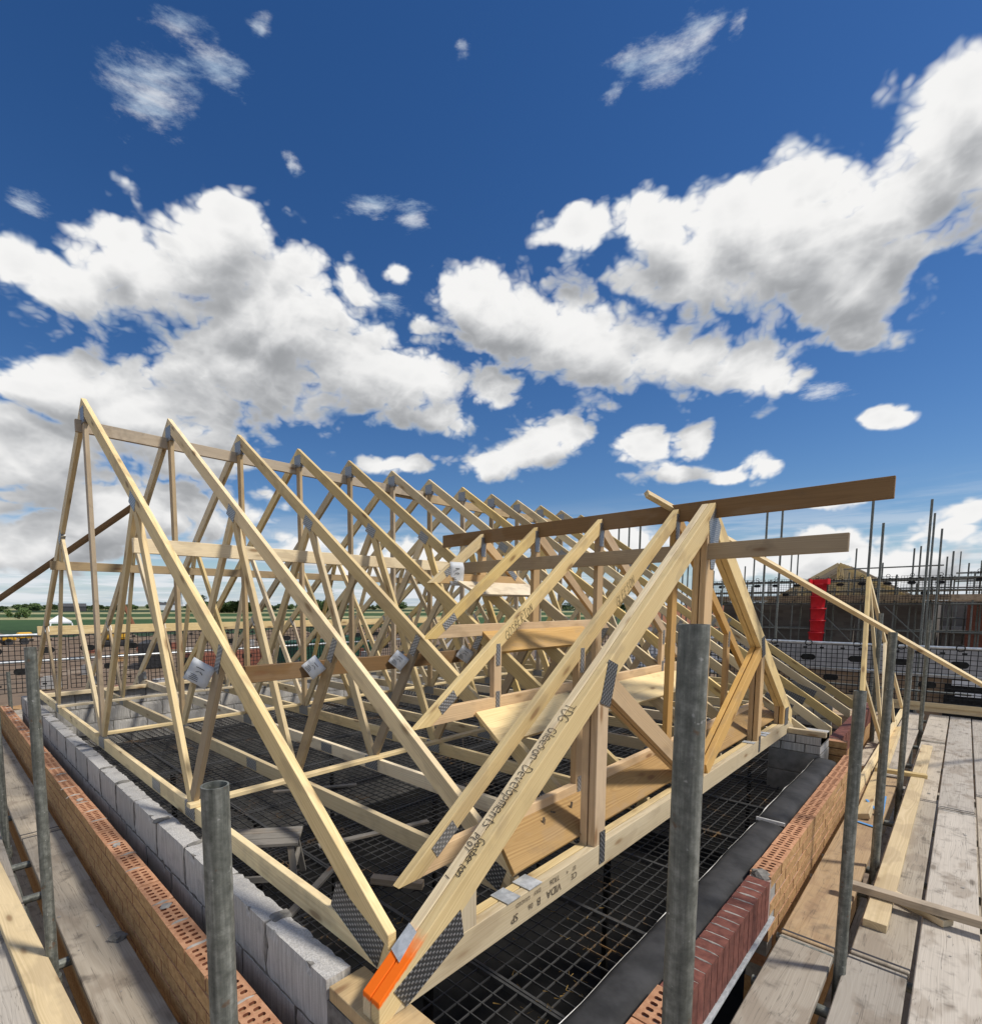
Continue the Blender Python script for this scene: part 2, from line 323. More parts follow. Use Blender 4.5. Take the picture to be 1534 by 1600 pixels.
simple('black_plastic', (.010, .0105, .011), (.024, .025, .026), 16., .6, bmp=.1, spec=.15)
def deck_mat():
    mt, nt, b = new_mat('deck_plastic', .55)
    geo = nt.nodes.new('ShaderNodeNewGeometry'); p = geo.outputs['Position']
    n1 = noise(nt, p, 2.2, 5., .6); n2 = noise(nt, p, 45., 3.)
    c = mixc(nt, n2, (.030, .031, .032), (.080, .081, .083))
    dm = math_(nt, 'MULTIPLY', smooth(nt, n1, .56, .68), smooth(nt, n2, .42, .6))
    c = mixc(nt, math_(nt, 'MULTIPLY', dm, .8), c, (.26, .15, .055))
    nt.links.new(c, b.inputs['Base Color'])
deck_mat()
simple('damp_course', (.022, .023, .025), (.05, .051, .054), 6., .75, det=6., bmp=.35, bd=.01, spec=.2)
simple('white_foam', (.62, .62, .6), (.78, .78, .77), 20., .8)
simple('white_sheet', (.66, .68, .70), (.80, .81, .82), 6., .6)
simple('label_paper', (.60, .63, .66), (.72, .75, .78), 5., .5, bmp=0)
simple('ink', (.012, .012, .014), (.03, .03, .03), 20., .6, bmp=0)
simple('stamp_ink', (.07, .055, .04), (.16, .125, .09), 90., .7, bmp=0)
simple('interior_shade', (.008, .008, .008), (.014, .014, .014), 4., .95, bmp=0)  # near-black colour stands in for the shade below the deck
simple('red_plastic', (.52, .012, .02), (.62, .02, .03), 6., .4, bmp=.1)
simple('blue_strap', (.08, .24, .52), (.12, .32, .62), 9., .5, bmp=0)
simple('yellow_paint', (.62, .32, .02), (.72, .42, .04), 9., .5, bmp=0)
simple('green_paint', (.015, .07, .045), (.03, .10, .06), 9., .6, bmp=0)
simple('dark_steel', (.03, .03, .033), (.07, .07, .075), 9., .6, .3, bmp=0)
simple('glass_dark', (.02, .025, .03), (.05, .06, .07), 2., .1, bmp=0, spec=.6)
simple('leaf', (.025, .055, .018), (.07, .11, .035), 3., .8, bmp=0)
simple('leaf_light', (.05, .09, .025), (.10, .15, .05), 3., .8, bmp=0)
simple('bark', (.06, .045, .03), (.12, .09, .06), 10., .9)
simple('straw', (.30, .18, .05), (.42, .28, .09), 10., .9, bmp=0)
def brickwall(name, c1, c2, mo):
    mt, nt, b = new_mat(name, .9)
    geo = nt.nodes.new('ShaderNodeNewGeometry'); sx = nt.nodes.new('ShaderNodeSeparateXYZ'); nt.links.new(geo.outputs['Position'], sx.inputs[0])
    cb = nt.nodes.new('ShaderNodeCombineXYZ'); nt.links.new(math_(nt, 'ADD', sx.outputs[0], sx.outputs[1]), cb.inputs[0]); nt.links.new(sx.outputs[2], cb.inputs[1])
    br = nt.nodes.new('ShaderNodeTexBrick'); nt.links.new(cb.outputs[0], br.inputs['Vector'])
    br.inputs['Color1'].default_value = c1+(1,); br.inputs['Color2'].default_value = c2+(1,); br.inputs['Mortar'].default_value = mo+(1,)
    br.inputs['Scale'].default_value = 1.; br.inputs['Brick Width'].default_value = .45; br.inputs['Row Height'].default_value = .15; br.inputs['Mortar Size'].default_value = .012
    n_ = noise(nt, geo.outputs['Position'], .8, 5.)
    nt.links.new(mixc(nt, math_(nt, 'MULTIPLY', smooth(nt, n_, .4, .7), .45), br.outputs[0], [x*.45 for x in c1]), b.inputs['Base Color'])
brickwall('buff_house', (.25, .17, .105), (.36, .26, .17), (.30, .25, .20))
brickwall('grey_house', (.13, .115, .10), (.19, .17, .15), (.16, .145, .13))
simple('rust_tile', (.24, .10, .055), (.34, .16, .09), 10., .9)
simple('tar_roof', (.05, .05, .055), (.09, .09, .095), 10., .9)
def ground_mat(name, cols, s1=.05, s2=1.2):
    mt, nt, b = new_mat(name, .95)
    geo = nt.nodes.new('ShaderNodeNewGeometry'); p = geo.outputs['Position']
    a = noise(nt, p, s1, 6., .65); c2 = noise(nt, p, s2, 5., .6)
    f = math_(nt, 'MULTIPLY_ADD', math_(nt, 'SUBTRACT', c2, .5), .5, a)
    nt.links.new(ramp(nt, f, cols), b.inputs['Base Color'])
    bump(nt, b, c2, .5, .08)
ground_mat('site_earth', [(.34, (.13, .10, .075)), (.46, (.20, .145, .10)), (.56, (.16, .11, .075)), (.66, (.27, .21, .155))], .09, .9)
ground_mat('field_green', [(.35, (.022, .06, .015)), (.65, (.045, .10, .028))], .02, .5)
ground_mat('field_dark', [(.35, (.012, .035, .012)), (.65, (.03, .06, .02))], .05, .5)
ground_mat('field_pale', [(.35, (.24, .24, .11)), (.65, (.38, .36, .19))], .02, .5)
ground_mat('far_land', [(.35, (.06, .11, .04)), (.5, (.16, .18, .08)), (.65, (.28, .27, .15))], .006, .1)

# ------------------------------------------------------------------ mesh helpers
def W(o):
    return (W(o.parent) @ o.matrix_basis) if o.parent else o.matrix_basis.copy()
def put(o, parent, world):
    if parent is not None:
        o.parent = parent; o.matrix_basis = W(parent).inverted() @ world
    else: o.matrix_basis = world
def obj(name, me, parent=None, world=None):
    o = bpy.data.objects.new(name, me); COL.objects.link(o)
    put(o, parent, world if world is not None else Matrix.Identity(4))
    return o
def tag(o, label, cat, group=None):
    o['label'] = label; o['category'] = cat
    if group: o['group'] = group
    return o
def thing(name, label, cat, loc=(0, 0, 0), group=None):
    o = bpy.data.objects.new(name, None); COL.objects.link(o); o.location = loc; o.empty_display_size = .1
    o.matrix_basis = Matrix.Translation(V(loc))
    return tag(o, label, cat, group)
def struct(o, label=None):
    o['kind'] = 'structure'
    if label: o['label'] = label
    return o
def copytree(o, delta, parent=None, top=True):
    c = o.copy(); COL.objects.link(c)
    if top: c.matrix_basis = Matrix.Translation(V(delta)) @ o.matrix_basis
    else: c.parent = parent; c.matrix_basis = o.matrix_basis.copy()
    for ch in o.children: copytree(ch, delta, c, False)
    return c
def mesh_from(name, verts, faces, mat, smoothf=False, mats=None, idx=None):
    me = bpy.data.meshes.new(name); me.from_pydata([tuple(v) for v in verts], [], faces)
    for mm in (mats or [mat]): me.materials.append(MATS[mm])
    if idx: me.polygons.foreach_set('material_index', idx)
    if smoothf: me.polygons.foreach_set('use_smooth', [True]*len(me.polygons))
    me.update(); return me
_bx = {}
def boxmesh(name, l, d, t, mat, ch=.002):
    key = (round(l, 4), round(d, 4), round(t, 4), mat, ch)
    if key in _bx: return _bx[key]
    bm = bmesh.new(); bmesh.ops.create_cube(bm, size=1)
    bmesh.ops.scale(bm, vec=(l, d, t), verts=bm.verts)
    if ch: bmesh.ops.bevel(bm, geom=bm.edges[:], offset=min(ch, .3*min(l, d, t)), segments=1, affect='EDGES')
    me = bpy.data.meshes.new(name); bm.to_mesh(me); bm.free(); me.materials.append(MATS[mat])
    _bx[key] = me; return me
def frame(X, S, o):
    X = V(X).normalized(); S = V(S); S = (S-X*S.dot(X)).normalized(); Y = S.cross(X)
    mm = Matrix((X, Y, S)).transposed().to_4x4(); mm.translation = V(o); return mm
def timber(name, p0, p1, t, d, mat, parent=None, side=(1, 0, 0), ch=.002, roll=0.):
    p0, p1 = V(p0), V(p1); mm = frame(p1-p0, side, (p0+p1)/2)
    if roll: mm = mm @ Matrix.Rotation(roll, 4, 'X')
    return obj(name, boxmesh(name, (p1-p0).length, d, t, mat, ch), parent, mm)
def box(name, lo, hi, mat, parent=None, ch=.002):
    lo, hi = V(lo), V(hi); s = hi-lo
    return obj(name, boxmesh(name, s.x, s.y, s.z, mat, ch), parent, Matrix.Translation((lo+hi)/2))
def prism(name, pts, side, t, mat, parent=None, xdir=None, ch=.002):
    """flat polygon of world points, thickened by t along side"""
    pts = [V(p) for p in pts]; c = sum(pts, V())/len(pts)
    mm = frame(xdir or (pts[1]-pts[0]), side, c); inv = mm.inverted()
    bm = bmesh.new(); l = [inv @ p for p in pts]
    if sum((l[i].x*l[(i+1) % len(l)].y-l[(i+1) % len(l)].x*l[i].y) for i in range(len(l))) < 0: l.reverse()
    a = [bm.verts.new((q.x, q.y, -t/2)) for q in l]; b_ = [bm.verts.new((q.x, q.y, t/2)) for q in l]
    bm.faces.new(a[::-1]); bm.faces.new(b_)
    for i in range(len(l)): bm.faces.new((a[i], a[(i+1) % len(l)], b_[(i+1) % len(l)], b_[i]))
    if ch: bmesh.ops.bevel(bm, geom=bm.edges[:], offset=ch, segments=1, affect='EDGES')
    me = bpy.data.meshes.new(name); bm.to_mesh(me); bm.free(); me.materials.append(MATS[mat])
    return obj(name, me, parent, mm)
_tb = {}
def tubemesh(name, l, r, mat, hollow, seg):
    key = (round(l, 3), r, mat, hollow, seg)
    if key in _tb: return _tb[key]
    vs, fs = [], []
    prof = [(r*.0, -l/2), (r, -l/2), (r, l/2)]+([(r*.86, l/2), (r*.86, l/2-.25 if l > .3 else 0)] if hollow else [])
    prof = prof[1:]
    for (rr, z) in prof:
        for k in range(seg): vs.append((rr*math.cos(2*math.pi*k/seg), rr*math.sin(2*math.pi*k/seg), z))
    for j in range(len(prof)-1):
        for k in range(seg): fs.append((j*seg+k, j*seg+(k+1) % seg, (j+1)*seg+(k+1) % seg, (j+1)*seg+k))
    fs.append(tuple(range(seg))[::-1]); fs.append(tuple((len(prof)-1)*seg+k for k in range(seg)))
    me = mesh_from(name, vs, fs, mat, True)
    me.set_sharp_from_angle(angle=R(40))
    _tb[key] = me; return me
def tube(name, p0, p1, r=.0242, mat='galvanised', parent=None, hollow=False, seg=20):
    p0, p1 = V(p0), V(p1); d = p1-p0
    q = d.to_track_quat('Z', 'Y').to_matrix().to_4x4(); q.translation = (p0+p1)/2
    return obj(name, tubemesh(name, d.length, r, mat, hollow, seg), parent, q)
def text(name, body, origin, xdir, ydir, size, mat, parent, thin=0., shear=0.):
    cu = bpy.data.curves.new(name, 'FONT'); cu.body = body; cu.size = size; cu.offset = thin; cu.shear = shear
    cu.extrude = 0; cu.resolution_u = 3
    t = bpy.data.objects.new(name, cu); COL.objects.link(t)
    dg = bpy.context.evaluated_depsgraph_get(); dg.update()
    me = bpy.data.meshes.new_from_object(t.evaluated_get(dg))
    bpy.data.objects.remove(t)
    me.materials.clear(); me.materials.append(MATS[mat])
    X = V(xdir).normalized(); Y = V(ydir); Y = (Y-X*Y.dot(X)).normalized(); Z = X.cross(Y)
    mm = Matrix((X, Y, Z)).transposed().to_4x4(); mm.translation = V(origin)
    return obj(name, me, parent, mm)
GLYPH = {'T': ['0,8 5,8', '2.6,8 2.2,0'], 'D': ['.6,8 .4,0 3,.4 4.8,3 4.4,6.2 2.4,8 .2,7.6'], 'G': ['4.8,6.6 3.4,8 1.2,7 .2,3.6 1.2,.6 3.4,.2 4.8,2 4.7,3.8 2.8,3.6'], 'l': ['1,8 .8,1 1.6,0'],
 'e': ['.4,2.6 3.6,3 3.4,4.8 1.8,5.4 .4,3.6 .8,.8 2.2,0 3.8,.9'], 's': ['3.4,4.8 1.8,5.4 .6,4.4 3,2.2 2.6,.4 .3,.5'], 'o': ['2,5.3 .5,3.6 .8,.8 2.4,0 3.8,1.6 3.5,4.2 2,5.3 3,5.4'], 'n': ['.4,5.2 .5,0', '.5,3.6 2,5.3 3.4,4.4 3.6,0'],
 'v': ['.2,5.2 1.8,0 3.6,5.4'], 'p': ['.6,5.2 .2,-2.6', '.5,4.2 2.2,5.4 3.6,3.8 2.8,1.2 .6,1.4'], 'm': ['.3,5.2 .4,0', '.4,4 1.5,5.3 2.2,4 2.2,.2', '2.2,4 3.4,5.2 4.2,4 4.2,0'], 't': ['1.6,7.4 1.4,.8 2.6,0', '.2,5.2 3,5.4'],
 'b': ['.6,8 .4,.2', '.5,3.6 2,5 3.5,3.4 2.6,.2 .4,.6'], 'r': ['.5,5.2 .6,0', '.6,3.4 1.6,5 3,5'], 'P': ['.6,8 .4,0', '.4,7.8 3.2,8 4,6 2.6,4.2 .6,4.2'], 'L': ['.8,8 .4,0 3.6,.3'], 'O': ['2.4,8 .5,5.6 .8,1.4 2.6,0 4.4,2.2 4.2,6.4 2.4,8'],
 '1': ['1.4,8 1.2,0'], 'S': ['4,7 2.4,8 .8,6.6 3.6,3 2.8,.4 .3,.8'], 'E': ['4,8 .6,7.8 .4,0 4,.3', '.5,4.2 3.2,4.3'], 'R': ['.6,0 .6,8 3.4,7.6 3.8,5.4 .8,4 4.2,0'], 'N': ['.4,0 .7,8 3.8,.2 4.2,8'], 'B': ['.5,0 .6,8 3.2,7.4 3,5 .6,4.3 3.8,3.6 3.6,.8 .5,0'], '-': ['.4,3.6 3.2,3.8'], ' ': []}
def pen(name, body, origin, xdir, ydir, size, parent, w=.0032, seed=1):
    rr = random.Random(seed); k = size/8; x = 0; vs, fs = [], []
    for chr_ in body:
        dy = rr.uniform(-.6, .6); sc_ = rr.uniform(.9, 1.12)
        for st in GLYPH[chr_]:
            pts = [V(((x+float(a.split(',')[0])*sc_+rr.uniform(-.18, .18)+.18*float(a.split(',')[1]))*k, (float(a.split(',')[1])*sc_+dy+rr.uniform(-.18, .18))*k, 0)) for a in st.split()]
            fine = []
            for i in range(len(pts)-1):
                p0 = pts[max(i-1, 0)]; p1 = pts[i]; p2 = pts[i+1]; p3 = pts[min(i+2, len(pts)-1)]
                for t in (0, .34, .67): fine.append(.5*(2*p1+(p2-p0)*t+(2*p0-5*p1+4*p2-p3)*t*t+(3*p1-p0-3*p2+p3)*t**3))
            fine.append(pts[-1]); b0 = len(vs)
            for i, p in enumerate(fine):
                tg = (fine[min(i+1, len(fine)-1)]-fine[max(i-1, 0)]).normalized(); nn = V((-tg.y, tg.x, 0))*w/2*rr.uniform(.8, 1.15)
                vs += [p+nn, p-nn]
            for i in range(len(fine)-1): fs.append((b0+2*i, b0+2*i+1, b0+2*i+3, b0+2*i+2))
        x += {'l': 2.2, ' ': 3, '1': 2.6, 'm': 5.4, 't': 3.6}.get(chr_, 4.9 if chr_.islower() else 5.9)
    X = V(xdir).normalized(); Y = V(ydir); Y = (Y-X*Y.dot(X)).normalized(); Z = X.cross(Y)
    mm = Matrix((X, Y, Z)).transposed().to_4x4(); mm.translation = V(origin)
    o = obj(name, mesh_from(name, vs, fs, 'ink'), parent, mm); o['kind'] = 'stuff'
    return o
_rb = {}
def roughbox(l, d, h, mat, seed):
    key = (round(l, 2), d, h, mat, seed % 6)
    if key in _rb: return _rb[key]
    rr = random.Random(seed % 6+int(l*100)); bm = bmesh.new(); bmesh.ops.create_cube(bm, size=1); bmesh.ops.scale(bm, vec=(l, d, h), verts=bm.verts)
    ex = [e for e in bm.edges if abs((e.verts[0].co-e.verts[1].co).x) > l*.5]; bmesh.ops.subdivide_edges(bm, edges=ex, cuts=max(2, int(l/.03)), use_grid_fill=True)
    ez = [e for e in bm.edges if abs((e.verts[0].co-e.verts[1].co).z) > h*.5]; bmesh.ops.subdivide_edges(bm, edges=ez, cuts=4, use_grid_fill=True)
    ey = [e for e in bm.edges if abs((e.verts[0].co-e.verts[1].co).y) > d*.5]; bmesh.ops.subdivide_edges(bm, edges=ey, cuts=2, use_grid_fill=True)
    for v in bm.verts:
        on = (abs(abs(v.co.x)-l/2) < 1e-4)+(abs(abs(v.co.y)-d/2) < 1e-4)+(abs(abs(v.co.z)-h/2) < 1e-4)
        if on >= 2: v.co -= v.co.normalized()*0+V((math.copysign(1, v.co.x)*(abs(abs(v.co.x)-l/2) < 1e-4), math.copysign(1, v.co.y), math.copysign(1, v.co.z)*(abs(abs(v.co.z)-h/2) < 1e-4)))*rr.uniform(.0, .0055)*(2 if rr.random() < .08 else 1)
        else: v.co += V((0, rr.uniform(-.0007, .0007), rr.uniform(-.0012, .0012)))
    me = bpy.data.meshes.new('block'); bm.to_mesh(me); bm.free(); me.materials.append(MATS[mat]); _rb[key] = me; return me
def multi(name, boxes, mat, parent=None, world=None, ch=0):
    """many plain boxes (lo, hi) in one mesh"""
    vs, fs = [], []
    for lo, hi in boxes:
        b0 = len(vs)
        for z in (lo[2], hi[2]):
            for (x, y) in ((lo[0], lo[1]), (hi[0], lo[1]), (hi[0], hi[1]), (lo[0], hi[1])): vs.append((x, y, z))
        fs += [tuple(b0+i for i in f) for f in ((3, 2, 1, 0), (4, 5, 6, 7), (0, 1, 5, 4), (1, 2, 6, 5), (2, 3, 7, 6), (3, 0, 4, 7))]
    return obj(name, mesh_from(name, vs, fs, mat), parent, world)
def lump(name, c, r, mat, parent=None, seed=0):
    rr = random.Random(seed); bm = bmesh.new(); bmesh.ops.create_icosphere(bm, subdivisions=2, radius=1)
    ph = [rr.uniform(0, 6) for _ in range(6)]
    for v in bm.verts:
        k = 1+.22*math.sin(5*v.co.x+ph[0])*math.sin(4*v.co.y+ph[1])+.16*math.sin(9*v.co.z+7*v.co.x+ph[2])+rr.uniform(-.08, .08)
        v.co = V((v.co.x*r[0]*k, v.co.y*r[1]*k, v.co.z*r[2]*k))
    me = bpy.data.meshes.new(name); bm.to_mesh(me); bm.free(); me.materials.append(MATS[mat])
    return obj(name, me, parent, Matrix.Translation(V(c)) @ Matrix.Rotation(rr.uniform(0, 3), 4, 'Z'))
ORD = ['first', 'second', 'third', 'fourth', 'fifth', 'sixth', 'seventh', 'eighth', 'ninth', 'tenth', 'eleventh', 'twelfth', 'thirteenth']
GZ = -5.2

# ------------------------------------------------------------------ ground and fields
def sheet(name, pts, mat, label=None):
    return struct(obj(name, mesh_from(name, pts, [tuple(range(len(pts)))], mat)), label)
sheet('ground', [(-2900, -2900, GZ), (2900, -2900, GZ), (2900, 2900, GZ), (-2900, 2900, GZ)], 'far_land', 'flat farmland reaching the horizon')
sheet('site_ground', [(-160, -160, GZ+.06), (150, -160, GZ+.06), (150, 60, GZ+.06), (118, 108, GZ+.06), (-70, 150, GZ+.06), (-160, 150, GZ+.06)], 'site_earth', 'bare brown earth of the building site')
def strip(name, d0, d1, mat, z, a0=-8, a1=66):
    pts = []
    for a, d in ((a0, d0), (a1, d0*.93), (a1, d1*.95), (a0, d1)):
        pts.append((d*math.sin(R(a)), d*math.cos(R(a)), GZ+z))
    return sheet(name, pts[::-1], mat)
strip('field', 152, 195, 'field_dark', .10)
strip('field', 196, 330, 'field_green', .14)
strip('field', 331, 390, 'field_pale', .18)
strip('field', 391, 520, 'field_green', .22)
strip('field', 521, 640, 'field_pale', .26)
strip('field', 641, 900, 'field_dark', .30)
strip('field', 901, 1200, 'field_pale', .34)

# ------------------------------------------------------------------ house shell
LX0, LX1 = .693, .795          # outer leaf of the left wall
BX0, BX1 = .879, .979          # block leaf of the left wall
FY0, FY1 = .634, .734          # outer leaf of the front wall
ZB = -.20                      # top of the brickwork
DZ = -.57                      # safety deck
struct(box('floor', (.80, .74, -3.1), (9.6, 9.2, -3.0), 'interior_shade', None, 0), 'floor far below the safety deck, coloured near black as shade')

# perforated brick: 215 x 102 x 65, five by two slots through the bed
def brickmesh(name, perf, body, face, L=.215, D=.102, H=.065):
    vs, fs, mi = [], [], []
    def q(pts, m):
        b0 = len(vs); vs.extend(pts); fs.append(tuple(range(b0, b0+len(pts)))); mi.append(m)
    l, d, h = L/2, D/2, H/2
    q([(-l, -d, -h), (l, -d, -h), (l, -d, h), (-l, -d, h)], 1)      # outer face
    q([(l, d, -h), (-l, d, -h), (-l, d, h), (l, d, h)], 0)
    q([(l, -d, -h), (l, d, -h), (l, d, h), (l, -d, h)], 0)
    q([(-l, d, -h), (-l, -d, -h), (-l, -d, h), (-l, d, h)], 0)
    q([(-l, d, -h), (l, d, -h), (l, -d, -h), (-l, -d, -h)], 0)
    if not perf: q([(-l, -d, h), (l, -d, h), (l, d, h), (-l, d, h)], 0)
    else:
        xs = [-l, -l+.016]+[None]*0; cw = (L-.032)/5; ym = [-d, -d+.012, 0, d-.012, d]
        xs = [-l+.016+cw*k for k in range(6)]
        q([(-l, -d, h), (xs[0], -d, h), (xs[0], d, h), (-l, d, h)], 0); q([(xs[5], -d, h), (l, -d, h), (l, d, h), (xs[5], d, h)], 0)
        q([(xs[0], -d, h), (xs[5], -d, h), (xs[5], ym[1], h), (xs[0], ym[1], h)], 0)
        q([(xs[0], ym[3], h), (xs[5], ym[3], h), (xs[5], d, h), (xs[0], d, h)], 0)
        for i in range(5):
            for j in (1, 2):
                x0, x1, y0, y1 = xs[i], xs[i+1], ym[j], ym[j+1]
                mx, gy = (x1-x0)*.25, .006; c = .005
                a0, a1, b0, b1 = x0+mx, x1-mx, y0+gy, y1-gy
                o8 = [(a0+c, b0), (a1-c, b0), (a1, b0+c), (a1, b1-c), (a1-c, b1), (a0+c, b1), (a0, b1-c), (a0, b0+c)]
                R4 = [(x0, y0), (x1, y0), (x1, y1), (x0, y1)]
                T = lambda p, z=h: (p[0], p[1], z)
                q([T(R4[0]), T(R4[1]), T(o8[1]), T(o8[0])], 0); q([T(R4[1]), T(R4[2]), T(o8[3]), T(o8[2])], 0)
                q([T(R4[2]), T(R4[3]), T(o8[5]), T(o8[4])], 0); q([T(R4[3]), T(R4[0]), T(o8[7]), T(o8[6])], 0)
                q([T(R4[1]), T(o8[2]), T(o8[1])], 0); q([T(R4[2]), T(o8[4]), T(o8[3])], 0); q([T(R4[3]), T(o8[6]), T(o8[5])], 0); q([T(R4[0]), T(o8[0]), T(o8[7])], 0)
                zb = h-.045
                for k in range(8): q([T(o8[k]), T(o8[(k+1) % 8]), T(o8[(k+1) % 8], zb), T(o8[k], zb)], 2)
                q([T(p, zb) for p in o8], 2)
    return mesh_from(name, vs, fs, None, mats=[body, face, 'clay_hole_shade'], idx=mi)
PERF = brickmesh('brick', True, 'clay', 'buff_face'); SOLID = brickmesh('brick', False, 'clay', 'buff_face')
PERFR = brickmesh('brick', True, 'clay', 'red_brick'); SOLR = brickmesh('brick', False, 'red_brick', 'red_brick')
def brick(me, c, rz, parent, jit=.0015):
    mm = Matrix.Translation(V(c)+V((random.uniform(-jit, jit), random.uniform(-jit, jit), random.uniform(-jit, jit)))) @ Matrix.Rotation(rz+random.uniform(-.006, .006), 4, 'Z')
    return obj('brick', me, parent, mm)
# left outer leaf (face looks towards -X)
lw = thing('brick_wall', 'buff brick outer leaf with open perforated top course along the left platform', 'wall', (LX0, 1, GZ))
P = .225
for cidx in range(7):
    z = ZB-.0325-.075*cidx; off = 0 if cidx % 2 == 0 else P/2
    y = .76+off; 
    while y < 9.75:
        brick(PERF if cidx == 0 else SOLID, ((LX0+LX1)/2, y, z), -math.pi/2, lw); y += P
mb = [((LX0+.004, .65, ZB-.075*7), (LX1-.003, 9.8, ZB-.012)), ((LX0, .65, GZ), (LX1, 9.8, ZB-.075*7-.002))]
multi('mortar_bed', mb[:1], 'mortar_tan', lw, Matrix.Identity(4)); multi('lower_brickwork', mb[1:], 'buff_face', lw, Matrix.Identity(4))
y = .76+P/2; k = 0
while y < 9.7:
    if random.random() < .8:
        lump('mortar_dab', ((LX0+LX1)/2+random.uniform(-.015, .015), y, ZB-.006), (.045*random.uniform(.7, 1.1), .010, .011), 'mortar_light', lw, k).rotation_euler = (0, 0, random.uniform(-.06, .06))
    y += P; k += 1
for k, (yy) in enumerate((2.62, 3.52, 4.55)):
    lump('mortar_dab', (LX0+.05, yy, ZB+.001), (.028, .022, .007), 'mortar_light', lw, 60+k)
# front outer leaf (face looks towards -Y); soldier course over the opening between x 1.97 and 3.13
fw = thing('brick_wall', 'buff brick outer leaf with dark red soldier course on the right front side', 'wall', (1.5, FY0, GZ))
SX0, SX1 = 1.90, 3.13
for cidx in range(8):
    z = ZB-.0325-.075*cidx; off = 0 if cidx % 2 == 0 else P/2
    for rng in ((.80, SX0), (SX1, 6.30)):
        x = rng[0]+off+.1075
        while x < rng[1]-.05:
            brick(PERF if cidx == 0 else SOLID, (x, (FY0+FY1)/2+.001, z), 0, fw); x += P
SOLD = brickmesh('brick', False, 'red_brick', 'red_brick', .068, .102, .215)
x = SX0+.035; k = 0
while x < SX1-.03:
    brick(SOLD, (x, (FY0+FY1)/2, ZB-.012-.1075), 0, fw, .0004).rotation_euler = (0, 0, random.uniform(-.004, .004))
    lump('mortar_dab', (x+.0375, (FY0+FY1)/2+random.uniform(-.006, .006), ZB-.0145), (random.uniform(.005, .008), .046, random.uniform(.003, .007)), 'mortar_light', fw, 100+k).rotation_euler = (0, 0, random.uniform(-.05, .05))
    x += .075; k += 1
multi('soldier_mortar', [((SX0-.003, FY0+.0010, ZB-.225), (SX1-.001, FY1-.003, ZB-.0135))], 'mortar_pink', fw, Matrix.Identity(4))
multi('mortar_bed', [((.75, FY0+.004, ZB-.6), (SX0-.005, FY1-.003, ZB-.013)), ((SX1+.001, FY0+.004, ZB-.6), (6.30, FY1-.003, ZB-.012))], 'mortar_light', fw, Matrix.Identity(4))
multi('lower_brickwork', [((.75, FY0, GZ), (SX0, FY1, ZB-.602)), ((SX1, FY0, GZ), (6.30, FY1, ZB-.602))], 'buff_face', fw, Matrix.Identity(4))
lump('mortar_dab', (SX1+.01, FY0+.05, ZB-.008), (.05, .045, .03), 'mortar', fw, 300)
ln = thing('steel_lintel', 'galvanised steel angle lintel under the dark red soldier bricks', 'lintel', (2.4, FY0, ZB-.24))
box('flange', (SX0-.15, FY0-.012, ZB-.243), (SX1+.05, FY1, ZB-.236), 'strap_metal', ln, 0)
box('lip', (SX0-.15, FY0-.014, ZB-.252), (SX1+.05, FY0-.0122, ZB-.2365), 'strap_metal', ln, 0)
# eaves wall further along (dark red soldiers under the rafter feet)
ew = thing('brick_wall', 'dark red soldier course under the rafter feet beyond the block pier', 'wall', (7.5, FY0+.2, GZ))
for k in range(6): brick(SOLID, (6.525, FY0+.22, -.125-.0325-.075*k), -math.pi/2, ew)
x = 6.62; k = 0
while x < 9.3:
    brick(SOLD, (x, FY0+.22, -.215), 0, ew, .002); x += .075
multi('mortar_bed', [((6.58, FY0+.174, -.33), (9.36, FY0+.268, -.115))], 'mortar_pink', ew, Matrix.Identity(4))
multi('lower_brickwork', [((6.58, FY0+.17, GZ), (9.36, FY0+.27, -.334))], 'buff_face', ew, Matrix.Identity(4))
# block leaves
def frame_up(d, q):
    # block mesh is (length, height->Y, depth->Z); stand it upright, keep object Z vertical for the saw grooves
    X = V(d).normalized(); Z = V((0, 0, 1)); Y = Z.cross(X)
    mm = Matrix((X, Y, Z)).transposed().to_4x4(); mm.translation = q; return mm
def blockrow(th, p0, d, n, courses, ztop, L=.44, D=.10, H=.215, mat='aerated_block'):
    d = V(d).normalized(); pitch = L+.01
    for c in range(courses):
        for k in range(-1 if c % 2 else 0, n):
            s = k*pitch+(pitch/2 if c % 2 else 0); e = min(s+L, n*pitch); s = max(s, 0)
            if e-s < .06: continue
            q = V((p0[0], p0[1], 0))+d*((s+e)/2)+V((0, 0, ztop-H/2-(H+.01)*c+random.uniform(-.002, .002)))
            mm = frame_up(d, q) @ Matrix.Rotation(random.uniform(-.005, .005), 4, 'Z')
            obj('block', roughbox(round(e-s, 2), D, H, mat, random.randrange(99)), th, mm)
bw = thing('block_wall', 'grey aerated block leaf running along the left side of the roof', 'wall', ((BX0+BX1)/2, 1.4, -3))
blockrow(bw, ((BX0+BX1)/2, 1.42), (0, 1, 0), 17, 4, 0.0)
multi('mortar_bed', [((BX0+.006, 1.425, -.90), (BX1-.006, 9.07, -.005)), ((BX0+.004, 1.0, -.90), (BX1-.004, 1.425, -.074))], 'mortar', bw, Matrix.Identity(4))
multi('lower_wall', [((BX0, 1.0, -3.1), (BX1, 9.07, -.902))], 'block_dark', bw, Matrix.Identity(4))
for k in range(17):
    yy = 1.42+.45*(k+1)-.005
    if k % 3 != 1:
        lump('mortar_dab', ((BX0+BX1)/2+random.uniform(-.02, .02), yy, -.002), (.046, random.uniform(.02, .035), .011), 'mortar', bw, 400+k).rotation_euler = (0, 0, random.uniform(-.2, .2))
    lump('mortar_dab', (BX0+.003, yy, -.11), (.006, .011, .10), 'mortar', bw, 430+k).rotation_euler = (0, 0, 0)
